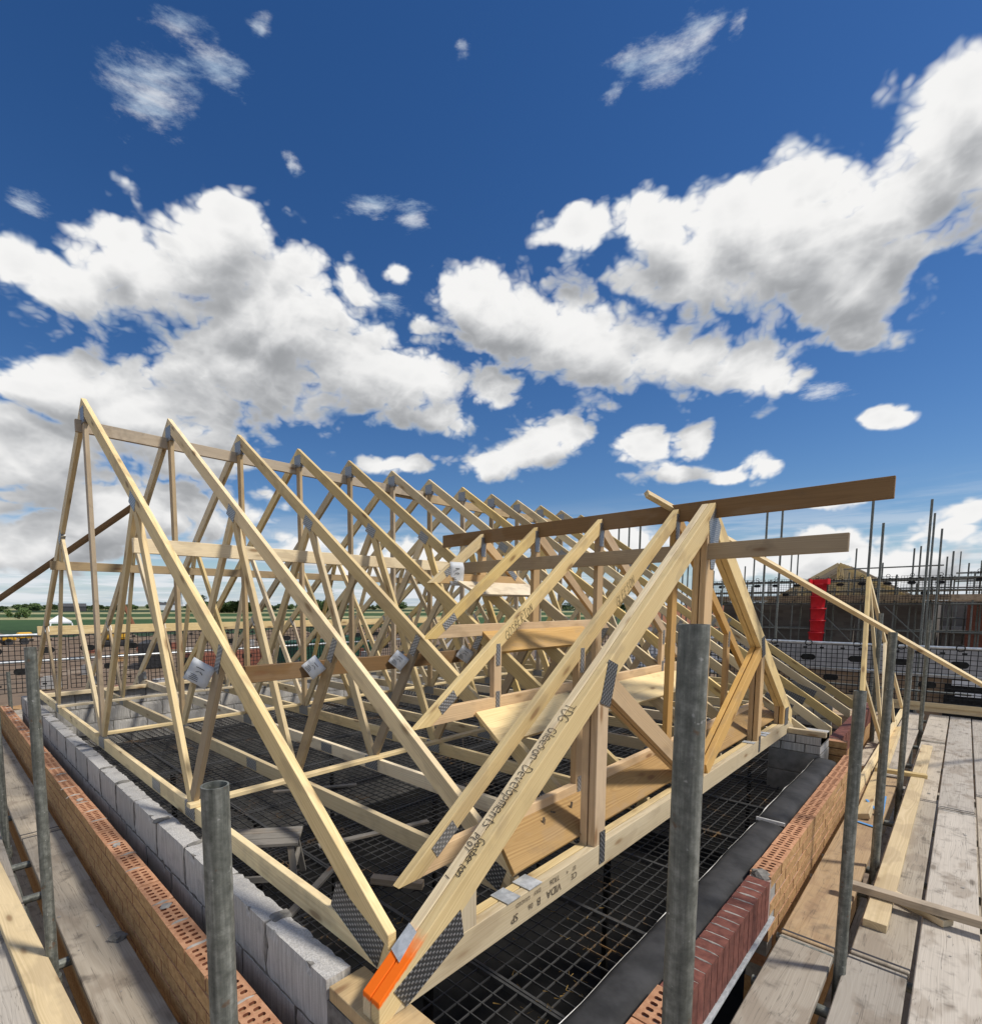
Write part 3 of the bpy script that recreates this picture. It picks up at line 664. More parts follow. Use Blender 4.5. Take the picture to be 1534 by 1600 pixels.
gw = thing('block_wall', 'grey aerated block wall closing the far side of the roof', 'wall', (4, 8.75, -3))
blockrow(gw, (.99, 8.75), (1, 0, 0), 19, 4, 0.0)
multi('mortar_bed', [((.985, 8.706, -.90), (9.5, 8.794, -.006))], 'mortar', gw, Matrix.Identity(4))
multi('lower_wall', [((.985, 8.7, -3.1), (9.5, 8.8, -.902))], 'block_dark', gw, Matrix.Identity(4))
rw = thing('block_wall', 'grey block wall at the far right gable end behind the trusses', 'wall', (9.55, 4, -3))
blockrow(rw, (9.55, 1.3), (0, 1, 0), 16, 4, 0.0)
multi('mortar_bed', [((9.506, 1.3, -.90), (9.594, 8.69, -.006))], 'mortar', rw, Matrix.Identity(4))
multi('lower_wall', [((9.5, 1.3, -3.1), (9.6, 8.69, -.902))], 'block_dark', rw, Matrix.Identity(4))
# block pier under the far end of the girder
pr = thing('block_pier', 'block pier with two brick-sized courses carrying the right end of the girder truss', 'pier', (6.2, 1.1, -3))
PX0, PX1, PY0, PY1 = 6.0, 6.44, .88, 1.31
for r_, (z0, z1) in enumerate(((-.385, -.185), (-.60, -.395))):
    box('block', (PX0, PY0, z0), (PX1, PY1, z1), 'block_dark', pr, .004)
for r_ in range(2):
    z1 = -.016-.085*r_; z0 = z1-.075
    cuts = [PY0, PY0+.13, PY0+.33, PY1] if r_ else [PY0, PY0+.21, PY0+.40, PY1]
    for a, b_ in zip(cuts[:-1], cuts[1:]): box('brick', (PX0, a+.006, z0), (PX1, b_-.006, z1), 'aerated_block', pr, .003)
box('mortar_bed', (PX0+.006, PY0+.006, -.60), (PX1-.006, PY1-.006, -.02), 'mortar', pr, 0)
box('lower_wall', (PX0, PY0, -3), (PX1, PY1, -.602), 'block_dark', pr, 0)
tag(timber('wall_plate', (PX0+.03, PY0-.03, .016), (PX0+.03, 1.155, .016), .06, .05, 'pine', None, (1, 0, 0)), 'short pale wall plate on top of the block pier', 'timber')
tag(box('wall_plate', (.885, .86, -.072), (1.03, 1.412, -.021), 'pine_dull'), 'brown wall plate under the orange painted heel at the near corner', 'timber')
# damp-course wrapped closer along the front opening
def closer(name, x0, x1, dz, label):
    sec = [(.742, -.36), (.748, -.275), (.768, -.245), (.80, -.232), (.895, -.228), (.925, -.245), (.932, -.29), (.934, -.62), (.742, -.62)]
    n = 26; vs, fs = [], []
    for i in range(n+1):
        x = x0+(x1-x0)*i/n
        for (y, z) in sec:
            wob = .0025*math.sin(x*5+y*30)+.0015*math.sin(x*13+z*20)
            vs.append((x, y+wob*.6, z+dz+wob))
    k = len(sec)
    for i in range(n):
        for j in range(k): fs.append((i*k+j, i*k+(j+1) % k, (i+1)*k+(j+1) % k, (i+1)*k+j))
    fs += [tuple(range(k))[::-1], tuple(n*k+j for j in range(k))]
    t = thing(name, label, 'damp course', ((x0+x1)/2, .85, -.5))
    obj('membrane', mesh_from('membrane', vs, fs, 'damp_course', True), t)
    vs, fs = [], []
    for i in range(n+1):
        x = x0+(x1-x0)*i/n; wob = .0025*math.sin(x*5+.93*30)+.0015*math.sin(x*13-.24*20)
        w2 = max(.0, -.001+.008*math.sin(x*3.1+dz*50)*math.sin(x*7.3+1)+.002*math.sin(x*21))
        vs += [(x, .930+wob*.6, -.252+dz+wob), (x, .930+w2+wob*.6, -.250+dz+wob), (x, .932+w2, -.30+dz), (x, .930, -.30+dz)]
    for i in range(n):
        for j in range(4): fs.append((i*4+j, i*4+(j+1) % 4, (i+1)*4+(j+1) % 4, (i+1)*4+j))
    obj('foam_edge', mesh_from('foam_edge', vs, fs, 'white_foam', True), t)
    if dz > 0: box('foam_end', (x0-.012, .76, -.262+dz), (x0-.002, .93, -.236+dz), 'white_foam', t)
    return t
closer('cavity_closer', .98, 4.02, 0, 'near length of black membrane covered closer along the front opening')
closer('cavity_closer', 4.04, 6.02, .022, 'far length of black membrane covered closer ending at the block pier')

# ------------------------------------------------------------------ safety deck
def deck_panel():
    bxs = []; S = .842; b = .0052; n = 10; r_ = .015; p = (S-2*r_)/n
    def bar(x0, y0, x1, y1, z0=-.009, z1=0.): bxs.append(((x0, y0, z0), (x1, y1, z1)))
    for e in (0, S-r_): bar(e, 0, e+r_, S, -.03, .002); bar(r_, e, S-r_, e+r_, -.03, .001)
    for k in range(1, n):
        bar(r_+k*p-b/2, r_, r_+k*p+b/2, S-r_); bar(r_, r_+k*p-b/2, S-r_, r_+k*p+b/2, -.010, -.0012)
    for k in range(n):       # half cells along two rims
        for e in (r_, S-r_-p):
            bar(r_+k*p+p/2-.0025, e, r_+k*p+p/2+.0025, e+p, -.008, -.002)
    bar(r_, r_+p/2-.003, S-r_, r_+p/2+.003, -.008, -.0015); bar(r_, S-r_-p/2-.003, S-r_, S-r_-p/2+.003, -.008, -.0015)
    return bxs, S
bxs, S = deck_panel()
dk = thing('safety_deck', 'black plastic grid safety deck filling the house below the trusses', 'deck', (4, 4, DZ))
first = None
for i in range(10):
    for j in range(10):
        x, y = 1.889-S+i*S, .94+j*S
        if x > 8.7 or y > 7.86: continue
        wm = Matrix.Translation((x+.002, y+.002, DZ+random.uniform(-.006, .004))) @ Matrix.Rotation(random.uniform(-.004, .004), 4, 'Z')
        if first is None: first = multi('deck_panel', bxs, 'deck_plastic', dk, wm)
        else: obj('deck_panel', first.data, dk, wm)
for i in range(4):
    for j in range(3):
        tube('deck_leg', (1.9+i*S*2.5, 2.0+j*S*2.5, -3), (1.9+i*S*2.5, 2.0+j*S*2.5, DZ-.03), .03, 'interior_shade', dk, seg=8)  # legs take the same painted under-deck shade
# straw and dirt caught on the deck
rr = random.Random(11); vs, fs = [], []
for (cx, cy, sx, sy, n) in ((2.0, 1.2, .25, .12, 80), (2.6, 1.45, .1, .06, 30), (1.75, 2.3, .2, .25, 40)):
    for _ in range(n):
        x, y = rr.gauss(cx, sx), rr.gauss(cy, sy); p = S/10
        if rr.random() < .6: x = 1.904+round((x-1.904)/.0812)*.0812+rr.gauss(0, .007)
        else: y = .955+round((y-.955)/.0812)*.0812+rr.gauss(0, .007)
        if y < .97 or x < 1.0: continue
        a = rr.uniform(0, 3.14); l = rr.uniform(.006, .022); w = .0012; z = DZ+rr.uniform(.003, .008)
        dx, dy = math.cos(a)*l, math.sin(a)*l; b0 = len(vs)
        vs += [(x-dx, y-dy, z), (x+dx, y+dy, z+rr.uniform(-.004, .01)), (x+dx-dy*.06, y+dy+dx*.06, z+.002), (x-dx-dy*.06, y-dy+dx*.06, z+.002)]
        fs.append((b0, b0+1, b0+2, b0+3))
so = obj('straw', mesh_from('straw', vs, fs, 'straw')); so['kind'] = 'stuff'; so['label'] = 'bits of straw caught on the black deck'; so['category'] = 'straw'
tag(timber('offcut', (1.98, 2.62, DZ+.03), (2.17, 2.33, DZ+.03), .045, .06, 'pine_dull', None, (0, 0, 1)), 'short timber offcut lying on the black deck', 'timber')
for k, (a, b_) in enumerate((((1.45, 3.9, DZ+.012), (1.9, 3.55, DZ+.012)), ((2.3, 4.6, DZ+.012), (3.0, 4.2, DZ+.012)), ((2.0, 3.3, DZ+.012), (2.9, 3.05, DZ+.012)), ((1.3, 2.6, DZ+.012), (1.9, 2.95, DZ+.012)))):
    tag(timber('loose_lath', a, b_, .02, .05, 'trestle_wood', None, (0, 0, 1)), 'dark grey lath lying loose on the black deck, '+('left of the trestle', 'farthest from the camera', 'right of the trestle', 'under the trestle')[k], 'timber', 'loose laths on the deck')
# work trestle on the deck
tr = thing('work_trestle', 'small weathered wooden trestle standing on the black deck', 'trestle', (1.42, 3.12, DZ))
ax = V((.80, -.60, 0)); ay = V((.60, .80, 0)); c0 = V((1.40, 3.12, 0)); zt = DZ+.33
for k in range(3):
    q = c0+ay*(-.085+.085*k); timber('plank', q-ax*.31+V((0, 0, zt)), q+ax*.31+V((0, 0, zt)), .022, .078, 'trestle_wood', tr, (0, 0, 1))
for sx in (-1, 1):
    for sy in (-1, 1):
        timber('leg', c0+ax*.26*sx+ay*.10*sy+V((0, 0, zt-.013)), c0+ax*.30*sx+ay*.17*sy+V((0, 0, DZ+.005)), .022, .04, 'trestle_wood', tr, ay)
    timber('rail', c0+ax*.28*sx-ay*.13+V((0, 0, zt-.15)), c0+ax*.28*sx+ay*.13+V((0, 0, zt-.15)), .022, .04, 'trestle_wood', tr, ax)
timber('rail', c0-ax*.29-ay*.15+V((0, 0, zt-.2)), c0+ax*.29-ay*.15+V((0, 0, zt-.2)), .02, .04, 'trestle_wood', tr, ay)

# ------------------------------------------------------------------ main roof trusses (span along Y)
X0, PITCH, NT = 1.05, .659, 13
YN, YF, YA, ZA, SLP, T = 1.28, 9.14, 5.22, 2.95, .71, .037
CS = 1/math.sqrt(1+SLP*SLP); DV = .097/CS
def zslope(y): return ZA-SLP*abs(y-YA)
def plate(name, c, axis, side, l, h, t, parent, mat='nail_plate'):
    return obj(name, boxmesh(name, l, h, t+.004, mat, 0), parent, frame(axis, side, c))
def main_truss(x, near, label):
    t = thing('roof_truss', label, 'roof truss', (x, YA, 0), 'main roof trusses')
    pt = lambda y, z: V((x, y, z)); S_ = (1, 0, 0)
    zt = zslope(near); ze = zslope(9.45)
    if near < 1.2: poly = [pt(near, zt), pt(YA, ZA), pt(YA, ZA-DV), pt(near, zt-DV)]
    else: poly = [pt(near, zt), pt(YA, ZA), pt(YA, ZA-DV), pt(near, zt-DV)]
    prism('rafter', poly, S_, T, 'pine', t, xdir=V((0, 1, SLP)))
    prism('rafter', [pt(9.45, ze), pt(YA+.0005, ZA), pt(YA+.0005, ZA-DV), pt(9.45, ze-DV)], S_, T, 'pine', t, xdir=V((0, 1, -SLP)))
    timber('bottom_chord', pt(YN-.02, .0485), pt(9.18, .0485), T-.002, .097, 'pine_pale', t, S_)
    hw = .5*.072; Bm, Bn, Bf = pt(YA, .09), pt(3.10, .09), pt(7.34, .09)
    rp = lambda y, dz=-.10: pt(y, zslope(y)+dz)
    P1, P2, Q1, Q2 = 3.93, 2.60, 6.51, 7.84
    webs = [(rp(YA, -.10), Bm), (rp(P1), Bm), (rp(P1), Bn), (rp(P2), Bn), (rp(Q1), Bm), (rp(Q1), Bf), (rp(Q2), Bf)]
    for k, (a, b_) in enumerate(webs):
        timber('web', a, b_, T-.004-.0012*k, .072, 'pine' if k % 3 else 'pine_dull', t, S_)
    plate('nail_plate', pt(YA, ZA-.14), (0, 1, 0), S_, .13, .13, T, t, 'nail_plate_bright')
    for b_ in (Bn, Bf): plate('nail_plate', b_+V((0, 0, -.035)), (0, 1, 0), S_, .15, .09, T, t, 'nail_plate_bright')
    plate('nail_plate', Bm+V((0, 0, -.03)), (0, 1, 0), S_, .18, .10, T, t, 'nail_plate_bright')
    for y in (P1, Q1): plate('nail_plate', rp(y, -.095), (0, 1, SLP if y < YA else -SLP), S_, .14, .085, T, t, 'nail_plate_bright')
    for y in (P2, Q2): plate('nail_plate', rp(y, -.11), (0, -.55 if y < YA else .55, 1), S_, .15, .05, T, t, 'nail_plate_bright')
    plate('nail_plate', pt(1.46, .115), (0, 1, SLP*.55), S_, .30, .115, T, t)
    plate('nail_plate', pt(8.95, .115), (0, 1, -SLP*.55), S_, .30, .115, T, t)
    plate('nail_plate', pt(3.72, .048), (0, 1, 0), S_, .16, .075, T-.002, t, 'nail_plate_bright')
    return t
lab = lambda i: f'{ORD[i]} main roof truss counted from the left gable end'
tA = main_truss(X0, 1.28, 'first main roof truss, standing at the left gable end')
trs = [tA]
for i in range(1, 8):
    c = copytree(tA, (PITCH*i, 0, 0)); c['label'] = lab(i); trs.append(c)
tB = main_truss(X0+PITCH*8, .945, lab(8)); trs.append(tB)
for i in range(9, NT):
    c = copytree(tB, (PITCH*(i-8), 0, 0)); c['label'] = lab(i) if i < NT-1 else 'last main roof truss, at the far right gable end'; trs.append(c)
for i, t in enumerate(trs):
    if i: t.rotation_euler = (random.uniform(-.002, .002), random.uniform(-.003, .003), random.uniform(-.002, .002))
XE = X0+PITCH*(NT-1)
def long(name, p0, p1, t, d, mat, side, label, cat='timber', group=None, **k):
    return tag(timber(name, p0, p1, t, d, mat, None, side, **k), label, cat, group)
long('ridge_binder', (X0-.06, YA+.062, 2.735), (XE*.55, YA+.062, 2.735), .036, .10, 'pine_dull', (0, 1, 0), 'long binder board nailed under the apexes of the left main trusses')
long('ridge_binder', (XE*.55-.6, YA+.102, 2.72), (XE+.1, YA+.102, 2.72), .036, .11, 'pine_dull', (0, 1, 0), 'long binder board under the apexes of the right main trusses')
long('web_binder', (X0-.02, 3.965, 1.65), (X0+3.35, 3.965, 1.665), .036, .10, 'pine', (0, 1, 0), 'pale binder board along the near webs of the main trusses')
long('web_binder', (X0-.10, 6.60, 1.655), (X0+5.4, 6.60, 1.655), .036, .09, 'pine_dull', (0, 1, 0), 'brown binder board along the far webs, left length')
long('web_binder', (X0+5.0, 6.56, 1.66), (XE, 6.56, 1.66), .036, .09, 'pine_dull', (0, 1, 0), 'brown binder board along the far webs, right length')
long('rafter_binder', (X0-.03, 8.34, .92), (XE+.1, 8.34, .92), .036, .115, 'pine', (0, 1, 0), 'low pale board along the far rafters over the mesh guards')
long('web_binder', (X0+.19, 2.78, .865), (X0+2.05, 2.78, .848), .036, .095, 'pine_brown', (0, 1, 0), 'dark weathered board fixed low along the near webs')
for k, y in enumerate((3.03, 5.30, 7.09)):
    long('chord_batten', (X0-.05, y, .112), (X0+2.75 if k == 0 else XE, y, .112), .026, .055, 'pine_pale', (0, 0, 1),
         ('near', 'middle', 'far')[k]+' white batten laid across the bottom chords')
long('wall_batten', (X0-.02, 8.66, .03), (XE, 8.66, .03), .05, .07, 'pine', (0, 0, 1), 'pale wall plate along the top of the far block wall')
a, b_ = V((1.70, 6.32, 2.33)), V((.65, 8.0, 1.33)); d = (b_-a)
long('raking_brace', a-d*.06, a+d*1.75, .04, .10, 'pine_brown', (0, .4, -1), 'dark raking brace running down to the left from the second truss', 'timber')

# ------------------------------------------------------------------ girder truss of the front gable (span along X)
GY0, GP = 1.16, .039
GX, GZA, GS = 3.63, 1.90, .676
gt = thing('girder_truss', 'double girder truss with orange painted heel across the front gable', 'roof truss', (GX, 1.2, 0))
zg = lambda x: GZA-GS*abs(x-GX)
cg = 1/math.sqrt(1+GS*GS); gdv = .125/cg
HL, HR = .898, 6.36
wood('pine_painted', WLO, WHI, paint=(-1.47, -1.36, -9., .047))
wood('girder_face', (.56, .42, .21), (.84, .70, .44), dirt=.12)
girder_raft, girder_chord = [], []
for ply in range(2):
    y = GY0+GP/2+(GP+.004)*ply; pt = lambda x, z: V((x, y, z))
    rl = prism('rafter', [pt(HL, zg(HL)), pt(GX, GZA), pt(GX, GZA-gdv), pt(HL+.0, zg(HL)-gdv*.72), ], (0, 1, 0), GP, 'pine_painted', gt, xdir=V((1, 0, GS)))
    girder_raft.append(rl)
    prism('rafter', [pt(6.16, zg(6.16)), pt(GX+.0005, GZA), pt(GX+.0005, GZA-gdv), pt(6.16, zg(6.16)-gdv)], (0, 1, 0), GP, 'girder_face', gt, xdir=V((1, 0, -GS)))
    gc = prism('bottom_chord', [pt(HL+.001, -.018), pt(6.30, -.018), pt(6.13, .104), pt(.985, .104), pt(HL+.001, zg(HL)-.008)], (0, 1, 0), GP-.001, 'girder_face', gt, xdir=V((1, 0, 0)))
    girder_chord.append(gc)
    timber('king_post', pt(GX-.04, .10), pt(GX-.04, GZA-.10), GP-.003, .14, 'pine_golden', gt, (0, 1, 0))
    timber('post', pt(2.24, .10), pt(2.24, zg(2.24)-.07), GP-.0035, .10, 'pine_golden', gt, (0, 1, 0))
    timber('post', pt(4.98, .10), pt(4.98, zg(4.98)-.07), GP-.0035, .10, 'pine_golden', gt, (0, 1, 0))
    timber('brace', pt(2.31, .87), pt(3.52, .13), GP-.005, .10, 'pine_golden', gt, (0, 1, 0))
    timber('brace', pt(4.93, .87), pt(3.72, .13), GP-.005, .10, 'pine_golden', gt, (0, 1, 0))
    timber('end_post', pt(5.86, .10), pt(5.86, zg(5.86)-.07), GP-.004, .10, 'pine_golden', gt, (0, 1, 0))
    prism('heel_wedge', [pt(1.14, .09), pt(1.345, .09), pt(1.345, .255), pt(1.27, .215)], (0, 1, 0), GP-.0045, 'girder_face', gt, xdir=V((0, 0, 1)))
yf = GY0-.0015
def gplate(c, ax, l, h, mat='nail_plate', sk=0.):
    X = V(ax).normalized(); Z = V((0, -1, 0)); Y = Z.cross(X)
    if sk == 0: return obj('nail_plate', boxmesh('nail_plate', l, h, .002, mat, 0), gt, frame(X, Z, c))
    bm = bmesh.new(); pts = [(-l/2, -h/2), (l/2-sk, -h/2), (l/2, h/2), (-l/2+sk, h/2)]
    a = [bm.verts.new((p[0], p[1], -.001)) for p in pts]; b2 = [bm.verts.new((p[0], p[1], .001)) for p in pts]
    bm.faces.new(a[::-1]); bm.faces.new(b2)
    for i in range(4): bm.faces.new((a[i], a[(i+1) % 4], b2[(i+1) % 4], b2[i]))
    me = bpy.data.meshes.new('nail_plate'); bm.to_mesh(me); bm.free(); me.materials.append(MATS[mat])
    return obj('nail_plate', me, gt, frame(X, Z, c))
ppts = [V((.962, yf, .015)), V((1.10, yf, -.005)), V((1.275, yf, .088)), V((1.262, yf, .198)), V((.985, yf, .074))]
prism('nail_plate', [V((.955, yf, .062)), V((1.005, yf, -.014)), V((1.272, yf, .098)), V((1.256, yf, .200))], (0, 1, 0), .0025, 'nail_plate', gt, xdir=V((1, 0, .45)), ch=0)
prism('nail_plate', [V((GX-.10, yf, GZA-.13)), V((GX+.0, yf, GZA-.035)), V((GX+.12, yf, GZA-.14)), V((GX+.02, yf, GZA-.42)), V((GX-.04, yf, GZA-.42))], (0, 1, 0), .0025, 'nail_plate_bright', gt, xdir=V((1, 0, 0)), ch=0)
gplate((2.285, yf, .88), (.35, 0, 1), .21, .10)
gplate((2.262, yf, .085), (0, 0, 1), .16, .05)
gplate((4.955, yf, .905), (.3, 0, -1), .17, .09)
gplate((5.0, yf, .07), (0, 0, 1), .14, .05)
gplate((5.93, yf, .17), (0, 0, 1), .17, .13)
def strap(x0, x1, sk):
    z = .108
    prism('strap', [V((x0, GY0-.004, z)), V((x1, GY0-.004, z)), V((x1+sk, GY0+.083, z)), V((x0+sk, GY0+.083, z))], (0, 0, 1), .003, 'strap_metal', gt, xdir=V((1, 0, 0)), ch=0)
strap(1.52, 1.60, .0); strap(1.66, 1.75, .0); strap(4.80, 4.87, 0); strap(5.16, 5.23, 0); strap(5.26, 5.33, 0)
ux, un = V((cg, 0, GS*cg)), V((-GS*cg, 0, cg))
def ontop(x, y, lift=.0025): return V((x, y, zg(x)))+un*lift
q = [ontop(1.015, GY0+.081), ontop(1.095, GY0+.081), ontop(1.085, GY0+.035), ontop(1.00, GY0+.024)]
prism('strap', q, un, .003, 'strap_metal', gt, xdir=ux, ch=0)
# felt-pen writing on the top edge: reads down the slope
dn, le = -ux, V((0, -1, 0))
pen('handwriting', 'TDG', ontop(2.02, GY0+.060), dn, le, .050, girder_raft[0], seed=3)
pen('handwriting', 'Gleeson-Developments', ontop(1.89, GY0+.062), dn, le, .046, girder_raft[0], seed=4)
pen('handwriting', 'Gosberton', ontop(1.405, GY0+.040), dn, le, .030, girder_raft[0], seed=5)
pen('handwriting', 'PLOT', ontop(1.415, GY0+.074), dn, le, .027, girder_raft[0], seed=6)
pen('handwriting', '1', ontop(1.26, GY0+.072), dn, le, .026, girder_raft[0], seed=7)
# grade stamp, printed upside down on the front face of the bottom chord
for word, x, z, sz in (('CE', 2.03, .052, .040), ('VIDA', 1.90, .050, .050), ('B', 1.745, .048, .048), ('06', 1.69, .046, .034), ('SP', 1.59, .045, .046),
                       ('07', 2.02, .084, .028), ('4', 1.955, .084, .024), ('TR26', 1.885, .090, .034), ('DRY', 1.745, .088, .026), ('GRADED', 1.67, .084, .024)):
    text('grade_stamp', word, (x, GY0-.0022, z), (-1, 0, 0), (0, 0, -1), sz, 'stamp_ink', girder_chord[0])

# ------------------------------------------------------------------ valley frames behind the girder
def valley(i, y, zt, label, verts, mark=None):
    t = thing('valley_truss', label, 'roof truss', (GX, y, zt), 'valley frames')
    fx = GX-(1.888-zt)/.68; rx = 2*GX-fx
    pt = lambda x, z: V((x, y, z)); c_ = 1/math.sqrt(1+.68**2); dv = .085/c_
    vr = prism('rafter', [pt(fx, zt), pt(GX, 1.888), pt(GX, 1.888-dv), pt(fx+.115, zt+.0)], (0, 1, 0), T, 'pine', t, xdir=V((1, 0, .68)))
    prism('rafter', [pt(rx, zt), pt(GX+.0005, 1.888), pt(GX+.0005, 1.888-dv), pt(rx-.115, zt)], (0, 1, 0), T, 'pine_golden', t, xdir=V((1, 0, -.68)))
    prism('bottom_chord', [pt(fx+.02, zt+.001), pt(rx-.02, zt+.001), pt(rx-.15, zt+.09), pt(fx+.15, zt+.09)], (0, 1, 0), T-.002, 'pine_golden', t, xdir=V((1, 0, 0)))
    timber('king_post', pt(GX, zt+.08), pt(GX, 1.84), T-.003, .085, 'pine_golden', t, (0, 1, 0))
    plate('nail_plate', pt(GX, 1.77), (0, 0, 1), (0, 1, 0), .17, .06, T, t, 'nail_plate_bright')
    for sgn in (-1, 1):
        plate('nail_plate', pt(GX+sgn*(GX-fx-.24), zt+.115), (-sgn, 0, .68), (0, 1, 0), .14, .055, T, t, 'nail_plate_bright')
        for v in verts:
            x = GX+sgn*v; zr = 1.888-.68*v
            timber('post', pt(x, zt+.07), pt(x, zr-.06), T-.003, .07, 'pine_golden', t, (0, 1, 0))
            plate('nail_plate', pt(x, zr-.11), (0, 0, 1), (0, 1, 0), .13, .036, T, t, 'nail_plate_bright'); plate('nail_plate', pt(x, zt+.06), (0, 0, 1), (0, 1, 0), .13, .036, T, t, 'nail_plate_bright')
    if mark:
        s, x, sz = mark; c0 = pt(x, 1.888-.68*(GX-x)-.085)+V((0, -T/2-.0012, 0))
        pen('handwriting', s, c0, (1, 0, .68), (-.68, 0, 1), sz, vr, seed=9+i)
    return t
valley(0, 1.405, .215, 'largest valley frame, standing right behind the girder truss', [1.20], ('GLEESON', 2.80, .05))
valley(1, 1.955, .61, 'second largest valley frame, marked with black handwriting', [1.21], ('GOSBERTON', 2.50, .05))
valley(2, 2.525, 1.02, 'third valley frame, between the marked one and the smallest', [])
valley(3, 3.105, 1.43, 'smallest valley frame, highest up the main roof slope', [])
sl = V((0, 1, SLP)).normalized(); sn = V((0, -SLP, 1)).normalized()
def layboard(y0, y1, x0, x1, label, mat='ply_board', cut=.06):
    A = lambda x, y: V((x, y, zslope(y)))+sn*.013
    o = prism('valley_board', [A(x0, y0), A(x1, y0), A(x1-cut, y1), A(x0+cut, y1)], sn, .024, mat, None, xdir=V((1, 0, 0)))
    return tag(o, label, 'board')
l1 = layboard(1.245, 1.43, 1.66, 5.98, 'lowest wide brown board on the roof slope, behind the girder chord', cut=.08)
layboard(1.74, 1.94, 2.19, 5.10, 'second wide board up the roof slope, under the marked valley frame', 'pine', cut=.02)
layboard(2.33, 2.57, 2.93, 4.40, 'third wide board up the roof slope, brown and knotty', 'pine_golden', cut=.02)
layboard(2.93, 3.09, 3.38, 4.22, 'short pale board highest up the roof slope', 'pine_pale', cut=-.1)
for (x, w, h) in ((2.02, .05, .012), (2.13, .012, .03), (2.27, .06, .014), (2.02, .05, .004)):
    c = V((x, 1.34+h, zslope(1.34+h)))+sn*.0265
    obj('stamp_mark', boxmesh('stamp_mark', w, h, .0006, 'stamp_ink', 0), l1, frame((.3, 0, 1), sn, c))
rb = long('ridge_board', (GX+.03, .30, 1.865), (GX+.03, 3.62, 1.865), .034, .115, 'pine_brown', (1, 0, 0), 'long dark ridge board of the front gable sticking out over the platform')
long('gable_binder', (GX-.085, .46, 1.585), (GX-.085, 3.25, 1.585), .036, .10, 'pine_dull', (1, 0, 0), 'wide binder board sticking out below the gable ridge board')
# long sloping brace from behind the gable ridge down to the right platform
A_, B_ = V((3.720, 1.421, 1.884)), V((6.400, 0.325, 0.891)); d = B_-A_
long('sloping_brace', A_-d*.10, B_+d*.9, .034, .050, 'pine', (0, 0, 1), 'long thin brace sloping from the gable ridge down to the right', roll=.9)
# delivery labels hanging on the trusses
def label_tag(c, X, Y, w, h, text_):
    X, Y = V(X).normalized(), V(Y); Y = (Y-X*Y.dot(X)).normalized(); Z = X.cross(Y)
    mm = Matrix((X, Y, Z)).transposed().to_4x4(); mm.translation = V(c)
    vs, fs = [], []; n = 5
    for j in range(n):
        for i in range(n):
            u, v = i/(n-1)-.5, j/(n-1)-.5; vs.append((u*w, v*h, .012*math.sin(3*u+2*v)+.006*math.sin(9*v)))
    for j in range(n-1):
        for i in range(n-1): fs.append((j*n+i, j*n+i+1, j*n+n+i+1, j*n+n+i))
    o = obj('delivery_label', mesh_from('delivery_label', vs, fs, 'label_paper', True), None, mm)
    md = o.modifiers.new('thickness', 'SOLIDIFY'); md.thickness = .0008
    zf = lambda u, v: .012*math.sin(3*u/w+2*v/h)+.006*math.sin(9*v/h)+.0015
    def bar(u, v, l, t_, rot=0):
        obj('print', boxmesh('print', l, t_, .0004, 'ink', 0), o, mm @ Matrix.Translation((u, v, zf(u, v))) @ Matrix.Rotation(rot, 4, 'Z'))
    for k in range(4): bar(0, h*(-.17-.07*k), w*(.68-.08*(k % 2)), h*.022)
    bar(-w*.08, h*.03, w*.17, h*.025, .5); bar(w*.07, h*.03, w*.17, h*.025, -.5); bar(0, h*.22, w*.4, h*.03)
    return tag(o, text_, 'label')
for i, (y, z, rot, s) in enumerate(((2.735, .905, -.5, 1), (2.735, .88, -.9, .85), (2.73, .872, -.7, .85), (2.72, .87, -.6, .85))):
    X = V((.80, -.60, 0))*math.cos(rot)+V((0, 0, 1))*math.sin(rot)
    label_tag((X0+PITCH*i-.075, y-.03, z), X, V((0, 0, 1)) if False else V((-.80*math.sin(rot), .60*math.sin(rot), math.cos(rot))), .125*s, .12*s, f'white printed label hanging on the {ORD[i]} main truss')
label_tag((3.27, 3.105-.03, 1.515), (1, 0, 0), (0, 0, 1), .15, .20, 'white printed label on the smallest valley frame')

# ------------------------------------------------------------------ scaffolding round the house
PZ = -.50        # top of the platform boards
ls = thing('scaffold', 'galvanised scaffold along the left platform', 'scaffold', (.3, 4, GZ))
for (x, y, zt) in ((.35, .92, .93), (.34, 3.03, 1.055), (.33, 4.96, .62), (.80, 9.52, .30), (-.75, 3.0, .9), (-.75, 5.2, .9)):
    tube('standard', (x, y, GZ), (x, y, zt), .0242, 'galvanised', ls, True, 28)
for y in (1.55, 2.25, 3.10, 3.95, 4.5, 5.6, 6.7, 7.8, 8.9):
    tube('transom', (-.9, y, PZ-.062), (.672, y, PZ-.062), .0242, 'galvanised', ls, True)
tube('ledger', (.315, .2, PZ-.112), (.315, 11, PZ-.112), .0242, 'galvanised', ls); tube('ledger', (-.78, .2, PZ-.112), (-.78, 11, PZ-.112), .0242, 'galvanised', ls)
rsf = thing('scaffold', 'galvanised scaffold along the right platform', 'scaffold', (5, .3, GZ))
for (x, y, zt) in ((.91, .315, 1.218), (3.01, .312, .86), (4.43, .318, 1.075), (6.59, .336, .905), (9.9, .34, 1.04), (8.33, .72, 1.15)):
    tube('standard', (x, y, GZ), (x, y, zt), .0242, 'galvanised', rsf, True, 28)
for x in (1.7, 2.75, 3.22, 4.1, 4.5, 5.6, 6.7, 7.8, 8.9, 10, 11):
    tube('transom', (x, -1.2, PZ-.062), (x, .612, PZ-.062), .0242, 'galvanised', rsf, True)
tube('ledger', (.2, .288, PZ-.112), (12, .288, PZ-.112), .0242, 'galvanised', rsf); tube('ledger', (.2, -.9, PZ-.112), (12, -.9, PZ-.112), .0242, 'galvanised', rsf)
